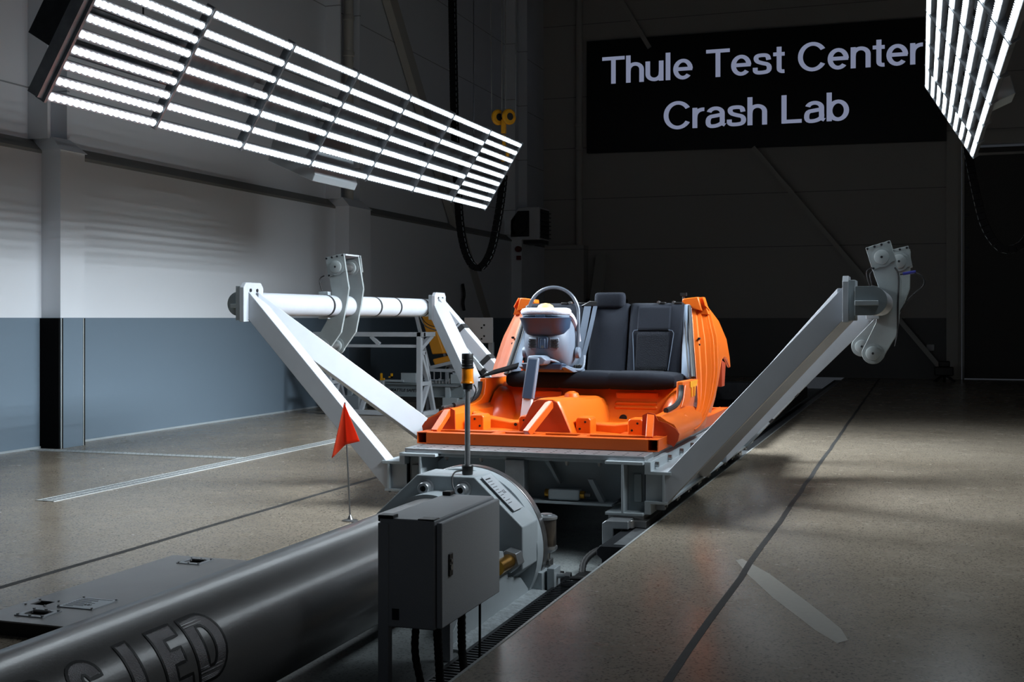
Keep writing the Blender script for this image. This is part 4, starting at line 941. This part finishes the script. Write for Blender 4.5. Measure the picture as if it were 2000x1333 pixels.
for k, mm in ((0,'rubber'),(1,'rubber'),(2,'steel'),(3,'steel'),(4,'rubber')):
    MB().tube(smoothp([(-1.89,6.60+k*.012,-.18),(-1.82,6.62+k*.02,-.18),(-1.76,6.6,-.2),(-1.72,6.5-k*.02,-.235)],3),.008,8).build('cable', M[mm], t)
def hose(path, r, lab):
    P = smoothp(path,3); m = MB(); n = len(P); R = []; Q = []
    for a, b in zip(P, P[1:]):
        k = max(1,int((b-a).length/.008))
        for j in range(k): Q.append(a+(b-a)*j/k); R.append(r*(1 if len(Q) % 2 else .86))
    return tag(m.tube(Q, R, 10).build('corrugated_hose', M['rubber'], ang=80), lab, 'hose')
hose([(-1.82,7.25,-.12),(-1.9,7.2,-.13),(-1.95,7.1,-.18),(-1.93,7.0,-.25)], .022, 'black hose curving down beside the right rail end')
m = MB().box(-1.95,-1.66,6.86,7.05,-.25,-.225); tag(m.build('cable_duct', M['black'], bevel=.004), 'flat black cable duct on the pit floor beside the rail end', 'duct')
# floor grating strip along the pit edge
t = thing('pit_grating', (-1.75,4.9,-.25), 'dark ribbed grating strip on the pit floor along the edge', 'grating')
MB().box(-1.98,-1.62,2.5,6.8,-.25,-.24).build('grating_bed', M['hole'], t)
m = MB()
for i in range(110): m.box(-1.98,-1.62,2.5+i*.039,2.5+i*.039+.02,-.24,-.228)
m.box(-1.985,-1.965,2.5,6.8,-.25,-.226).box(-1.81,-1.79,2.5,6.8,-.25,-.226)
m.build('grating_bar', M['dsteel'], t, smooth=False)
# warning beacon on a post
t = thing('warning_beacon', (-2.39,6.28,.43), 'amber warning beacon on a slim steel post over the flange block', 'beacon')
bx_, by_ = -2.39, 6.28
MB().lathe([(.028,0),(.03,.005),(.032,.05),(.028,.056),(.012,.058)], (bx_,by_,.43), (0,0,1), 24).build('post_socket', M['black'], t)
MB().cyl((bx_,by_,.48),(bx_,by_,.92), .0155, 24).build('post', M['alu'], t)
MB().lathe([(.016,0),(.026,.0),(.028,.012),(.028,.03),(.033,.034)], (bx_,by_,.905), (0,0,1), 24).build('beacon_base', M['black'], t)
MB().lathe([(.036,0),(.037,.006),(.034,.012),(.033,.03),(.0325,.034),(.0325,.085),(.0315,.087)], (bx_,by_,.938), (0,0,1), 32).build('amber_lens', M['amber'], t)
MB().lathe([(.035,0),(.036,.005),(.032,.008),(.0325,.022),(.031,.024),(.0325,.026),(.0325,.048),(.031,.05),(.0325,.052),(.032,.078),(.03,.082),(.0,.083)], (bx_,by_,1.022), (0,0,1), 32).build('sounder_cap', M['black'], t)
MB().tube(smoothp([(bx_-.025,by_-.02,.455),(bx_-.06,by_-.07,.45),(bx_-.055,by_-.1,.38),(bx_-.02,by_-.1,.33),(bx_+.02,by_-.12,.3)],3), .005, 6).build('beacon_cable', M['steel'], t)
MB().tube(smoothp([(bx_+.03,by_+.02,.93),(bx_+.045,by_+.03,.9),(bx_+.02,by_+.015,.84)],3), .004, 6).build('beacon_lead', M['rubber'], t)

# ------------------------------------------------------------------ control cabinet
CA = thing('control_cabinet', (-1.9,4.75,-.25), 'charcoal steel control cabinet on legs in front of the flange block', 'cabinet')
x0, x1, y0, y1, z0, z1 = -2.05, -1.785, 4.40, 5.10, .07, .503
MB().box(x0,x1-.028,y0,y1,z0,z1).build('housing', M['cab'], CA, bevel=.006)
dr = MB().box(x1-.024,x1,y0+.008,y1-.004,z0+.006,z1-.01).build('door', M['cab'], CA, bevel=.005)
MB().box(x1,x1+.006,y0+.075,y0+.115,z0+.20,z0+.29).build('door_latch', M['black'], dr, bevel=.004)
MB().cyl((x1+.005,y0+.095,z0+.235),(x1+.009,y0+.095,z0+.235),.012,14).cyl((x1+.005,y0+.095,z0+.262),(x1+.009,y0+.095,z0+.262),.007,12).build('latch_key', M['steel'], dr)
MB().box(x0-.006,x0+.06,y0-.004,y0+.05,z1-.002,z1+.012).box(x1-.10,x1-.03,y0-.002,y0+.06,z1-.002,z1+.004).each('corner_cover', M['black'], CA, bevel=.003)
MB().box(x0+.055,x0+.085,y0-.002,y0,z0+.03,z0+.075).build('label_plate', M['dsteel'], CA)
m = MB().box(x0-.006,x0+.04,y0-.004,y0+.035,-.25,z1-.02); m.build('leg', M['cab'], CA, bevel=.003)
MB().box(x0+.0,x0+.04,y1-.04,y1,-.25,z0).build('leg', M['cab'], CA, bevel=.003)
for x, zz in ((x0-.012,z1-.01),(x0-.01,z0+.12)): MB().cyl((x,y0+.02,zz),(x+.02,y0+.02,zz),.008,10).build('hinge_pin', M['black'], CA)
MB().box(x0+.01,x0+.05,y1-.06,y1-.01,z1,z1+.018).build('lifting_eye', M['black'], CA, bevel=.004)
hose([(x1-.14,y0+.08,z0+.01),(x1-.15,y0+.08,-.05),(x1-.11,y0+.06,-.16),(x1-.09,y0+.03,-.25)], .017, 'leftmost black conduit dropping from the cabinet to the pit')
hose([(x1-.055,y0+.09,z0+.01),(x1-.05,y0+.1,-.08),(x1-.045,y0+.1,-.16),(x1-.04,y0+.1,-.25)], .019, 'middle black conduit dropping from the cabinet beside its leg')
hose([(x1-.03,y0+.3,z0+.01),(x1-.03,y0+.3,-.08),(x1-.01,y0+.28,-.17),(x1+.02,y0+.24,-.25)], .019, 'rightmost black conduit dropping from the cabinet to the pit')
tag(MB().tube(smoothp([(x1-.03,y0+.52,z0+.01),(x1-.03,y0+.52,-.1),(x1-.025,y0+.5,-.2),(x1-.01,y0+.48,-.25)],3),.006,6).build('thin_cable', M['rubber']), 'single thin black cable hanging under the right side of the cabinet', 'cable')

# ------------------------------------------------------------------ low steel box over the pit edge, left of the tube
BB = thing('steel_floor_box', (-3.35,4.75,0), 'low dark steel box with recessed handles, left of the drive tube', 'box')
bz = .06
def hole_plate(x0,x1,y0,y1,holes):
    xs = sorted({x0,x1,*[h[0] for h in holes],*[h[1] for h in holes]}); ys = sorted({y0,y1,*[h[2] for h in holes],*[h[3] for h in holes]}); m = MB()
    for a, b in zip(xs, xs[1:]):
        for c, d2 in zip(ys, ys[1:]):
            if not any(h[0] <= (a+b)/2 <= h[1] and h[2] <= (c+d2)/2 <= h[3] for h in holes): m.box(a,b,c,d2,bz-.006,bz)
    return m
H1, H2, H3 = (-3.545,-3.455,5.26,5.35), (-3.56,-3.46,4.125,4.20), (-3.66,-3.585,4.29,4.36)
hole_plate(-3.71,-2.95,4.02,5.42,[H1,H2,H3]).build('top_plate', M['dsteel'] if False else M['tube'], BB, smooth=False)
m = MB().box(-3.71,-3.70,4.02,5.42,0,bz-.006).box(-3.70,-2.95,4.02,4.03,0,bz-.006).box(-3.70,-2.95,5.41,5.42,0,bz-.006).box(-3.70,-2.95,4.03,5.41,0,.004)
m.build('box_side', M['black'], BB, smooth=False)
for h in (H1, H2):
    m = MB(); a,b,c,d2 = h; e = .022
    m.box(a-e,b+e,c-e,c,bz,bz+.004).box(a-e,b+e,d2,d2+e,bz,bz+.004).box(a-e,a,c,d2,bz,bz+.004).box(b,b+e,c,d2,bz,bz+.004)
    o = m.build('recessed_handle', M['alu'], BB, smooth=False)
    MB().cyl((a,c+.015,bz-.005),(b,c+.015,bz-.005),.008,8).cyl((a+.01,d2-.015,bz+.004),(b-.01,d2-.015,bz+.004),.007,8).build('handle_bar', M['steel'], o)
    MB().box(a,b,c,d2,.005,.012).build('handle_cup', M['hole'], o)
    m = MB()
    for xx in (a-.012,(a+b)/2,b+.012):
        for yy in (c-.012,d2+.012): m.cyl((xx,yy,bz+.004),(xx,yy,bz+.009),.006,8)
    m.each('screw', M['steel'], o)
o = MB().box(-3.515,-3.335,4.285,4.46,bz,bz+.004).build('type_plate', M['plate'], BB, smooth=False)
m = MB()
for i in range(9):
    L = (.15,.09,.1,.08,.11,.07,.1,.09,.05)[i]; m.box(-3.50,-3.50+L,4.44-i*.017,4.445-i*.017,bz+.004,bz+.0046)
for off in (0,.016): m.tube([(-3.41+off+.008*math.sin(math.radians(b2))*-1,4.345+.01*math.cos(math.radians(b2)),bz+.0046) for b2 in range(30,331,25)],.0014,4)
m.build('plate_text', M['ink'], o, smooth=False)
m = MB()
for x, y in ((-3.51,4.29),(-3.34,4.29),(-3.51,4.455),(-3.34,4.455)): m.cyl((x,y,bz+.004),(x,y,bz+.009),.005,8)
for x, y in ((-3.675,4.28),(-3.575,4.28),(-3.675,4.37),(-3.575,4.37)): m.cyl((x,y,bz),(x,y,bz+.005),.005,8)
m.each('plate_screw', M['steel'], BB)
# ------------------------------------------------------------------ pennant
FL = thing('marker_flag', (-3.468,7.0,0), 'orange-red triangular pennant on a thin steel rod beside the drive tube', 'flag')
pole = lambda z: Vector((-3.468-.037*z/.755, 7.0, z))
MB().cyl(pole(0), pole(.76), .0055, 10).lathe([(.05,0),(.05,.006),(.02,.012),(.006,.04)], (-3.468,7.0,0), (0,0,1), 20).build('rod', M['steel'], FL)
rows = []
for i in range(13):
    f = i/12; row = []
    for j in range(13):
        g = -1+2*j/12; z = .757-f*(.267+(.085 if g < 0 else -.03)*abs(g))
        half = f*(.08 if g < 0 else .125)*abs(g)
        row.append((pole(z).x+(half if g > 0 else -half), 7.0-.012-.045*f*abs(g)**.8*(1+.15*math.sin(6*g+2*f)), z))
    rows.append(row)
MB().loft(rows, False, False).build('pennant', M['flag'], FL, solid=.0015, ang=80)

# ------------------------------------------------------------------ white rack far left
RK = thing('white_rack', (-6.9,15.1,0), 'white tubular steel rack standing before the left wall', 'rack')
W = M['white']
def bm_(a, b, wd=.055, ht=.055, name='rack_tube', par=RK, mm=None): return MB().beam(a, b, wd, ht, up=(0,1,0) if abs(a[2]-b[2]) > .2 else (0,0,1)).build(name, mm or W, par, bevel=.003)
y = 14.7
bm_((-7.83,y,1.085),(-6.2,y,1.085),.06,.06); bm_((-7.6,y,.93),(-6.3,y,.93),.05,.04); bm_((-7.6,y,.045),(-6.2,y,.03),.06,.06)
bm_((-6.97,y,1.06),(-6.85,y,.95),.05,.05)
for x, sgn in ((-7.6,-1),(-6.27,1)):
    bm_((x,y,0),(x,y,1.06),.065,.065,'upright')
    bm_((x,y-.03,1.085),(x,15.18,1.085),.06,.06); bm_((x,y+.03,.9),(x,15.12,1.07)); bm_((x,14.84,.86),(x,15.2,.0),.055,.055,'upright')
    bm_((x,y,.43),(x,15.02,.43),.06,.05); bm_((x,y+.02,.07),(x,14.98,.42)); bm_((x,y+.03,.83),(x,14.98,.46)); bm_((x,y,.84),(x,14.86,.84)); bm_((x,y-.05,.03),(x,15.3,.03),.06,.06)
bm_((-7.6,15.18,1.085),(-6.27,15.18,1.085),.05,.05); bm_((-7.18,y+.1,.02),(-7.05,y+.1,.40)); bm_((-6.92,15.0,.02),(-6.95,15.0,.45),.05,.05); bm_((-6.98,14.95,.45),(-7.05,14.95,.25)); bm_((-7.3,15.1,.1),(-7.2,15.1,.5))
MB().box(-7.86,-7.83,y-.03,y+.03,1.055,1.115).box(-6.2,-6.195,y-.026,y+.026,1.06,1.11).each('end_plug', M['black'], RK)
# ochre test seat
TS = thing('test_bench_seat', (-6.5,16.1,0), 'ochre padded test bench seat on a white frame, behind the rack', 'seat')
def pad(p, name): return MB().prism([(a,15.8,b) for a, b in p], (0,.7,0)).build(name, M['yseat'], TS, bevel=.025, seg=3)
pad([(-6.72,1.335),(-6.56,1.335),(-6.375,.83),(-6.39,.80),(-6.55,.79)], 'back_pad'); pad([(-6.55,.72),(-6.14,.81),(-6.12,.77),(-6.14,.715),(-6.51,.625)], 'seat_pad')
for yy in (15.78, 16.5):
    for a, b in (((-6.78,1.34),(-6.58,.56)),((-6.58,.60),(-6.15,.70)),((-6.6,.57),(-6.1,.56)),((-6.2,.56),(-6.2,.0)),((-6.6,.57),(-6.6,0))):
        MB().beam((a[0],yy,a[1]),(b[0],yy,b[1]),.045,.045,up=(0,1,0)).build('frame_tube', W, TS, bevel=.003)
m = MB().tube(smoothp([(-6.7,15.76,1.33),(-6.6,15.74,1.2),(-6.35,15.72,1.16),(-6.2,15.75,1.2)],3),.006,6); m.build('strap_wire', M['black'], TS)
# pale board on a post
PB = thing('calibration_board', (-6.1,16.6,0), 'pale square panel on a post beside the ochre test seat', 'panel')
MB().box(-6.33,-5.89,16.5,16.53,.94,1.31).build('panel', M['heater'], PB, bevel=.004)
m = MB()
for x, z in ((-6.06,1.16),(-6.02,1.2),(-6.06,1.0),(-6.02,1.04)): m.cyl((x,16.495,z),(x,16.51,z),.014,10)
m.each('panel_hole', M['hole'], PB)
MB().box(-5.97,-5.9,16.53,16.6,0,.95).box(-6.3,-6.24,16.53,16.6,0,.95).box(-6.33,-5.87,16.4,16.75,0,.04).each('post', W, PB, bevel=.004)
# small spare sled with lettering
SP = thing('spare_sled', (-6.8,15.75,0), 'grey low spare sled with black lettering, standing inside the rack', 'sled')
MB().box(-7.8,-6.0,15.6,15.64,.21,.37).box(-7.8,-6.0,15.56,15.7,.37,.385).box(-7.8,-6.0,15.56,15.7,.2,.212).build('side_beam', M['mgrey'], SP, bevel=.002)
MB().box(-7.8,-6.0,16.1,16.15,.21,.37).box(-7.8,-6.0,15.7,16.15,.375,.39).build('top_plate', M['lgrey'], SP, bevel=.002)
for x in (-7.75,-6.25): MB().box(x,x+.07,15.55,15.62,.12,.375).box(x-.02,x+.2,15.5,15.8,.0,.2).build('slide_leg', M['dsteel'] if False else M['lgrey'], SP, bevel=.003)
m = MB().box(-6.95,-6.72,15.62,15.65,.39,.53); m.box(-6.2,-6.03,15.62,15.65,.39,.52).box(-7.25,-6.9,15.6,15.66,.40,.43); m.each('stop_plate', M['lgrey'], SP, bevel=.006)
m = MB()
for i in range(9): m.cyl((-6.62+i*.05,15.64,.39),(-6.62+i*.05,15.64,.42+.02*(i%3)),.014,8)
m.box(-6.6,-6.3,15.62,15.66,.43,.445).cyl((-6.45,15.64,.44),(-6.45,15.64,.55),.01,8).cyl((-6.35,15.64,.44),(-6.35,15.64,.55),.01,8).cyl((-6.6,15.55,.36),(-6.05,15.55,.36),.014,10); m.build('clamp_row', M['alu'], SP)
m = MB().box(-7.26,-7.24,15.6,15.64,.42,.52).box(-7.24,-7.2,15.6,15.64,.42,.45).box(-7.1,-7.08,15.6,15.64,.46,.52).box(-7.13,-7.08,15.6,15.64,.46,.48); m.each('yellow_clamp', M['yellow'], SP)
cu = bpy.data.curves.new('lettering', 'FONT'); cu.body = 'SEATTLE SAFETY'; cu.size = .09; cu.shear = .2; cu.offset = .002; cu.extrude = .001
tmp = bpy.data.objects.new('tmp', cu); COL.objects.link(tmp); dg = bpy.context.evaluated_depsgraph_get()
me = bpy.data.meshes.new_from_object(tmp.evaluated_get(dg)); bpy.data.objects.remove(tmp)
xs_ = [v.co.x for v in me.vertices]; sc_ = .47/(max(xs_)-min(xs_))
for v in me.vertices: v.co = Vector((v.co.x*sc_, -v.co.z, v.co.y*.62))
me.materials.clear(); me.materials.append(M['ink'])
o = bpy.data.objects.new('lettering', me); COL.objects.link(o); o.parent = SP; o.location = Vector((-7.11,15.598,.27))-SP.location
# dark leaning beam and case by the back wall
tag(MB().beam((-7.2,26.4,0.03),(-6.95,26.95,2.75),.28,.10).build('leaning_plank', M['steelcol'], bevel=.01), 'plank leaning in the dark against the back wall behind the carrier handle', 'plank')
tag(MB().box(-7.37,-6.45,27.05,27.38,.0,1.75).build('dark_locker', M['black'], bevel=.02), 'black locker behind the leaning plank at the back wall', 'locker')
tag(MB().tube(smoothp([(-8.28,21.5,1.95),(-8.28,21.6,1.75),(-8.28,21.5,1.6),(-8.27,21.55,1.45)],2),.03,8).build('wall_hook_cable', M['black']), 'dark coiled lead hanging on the left wall behind the far striking arm', 'cable')
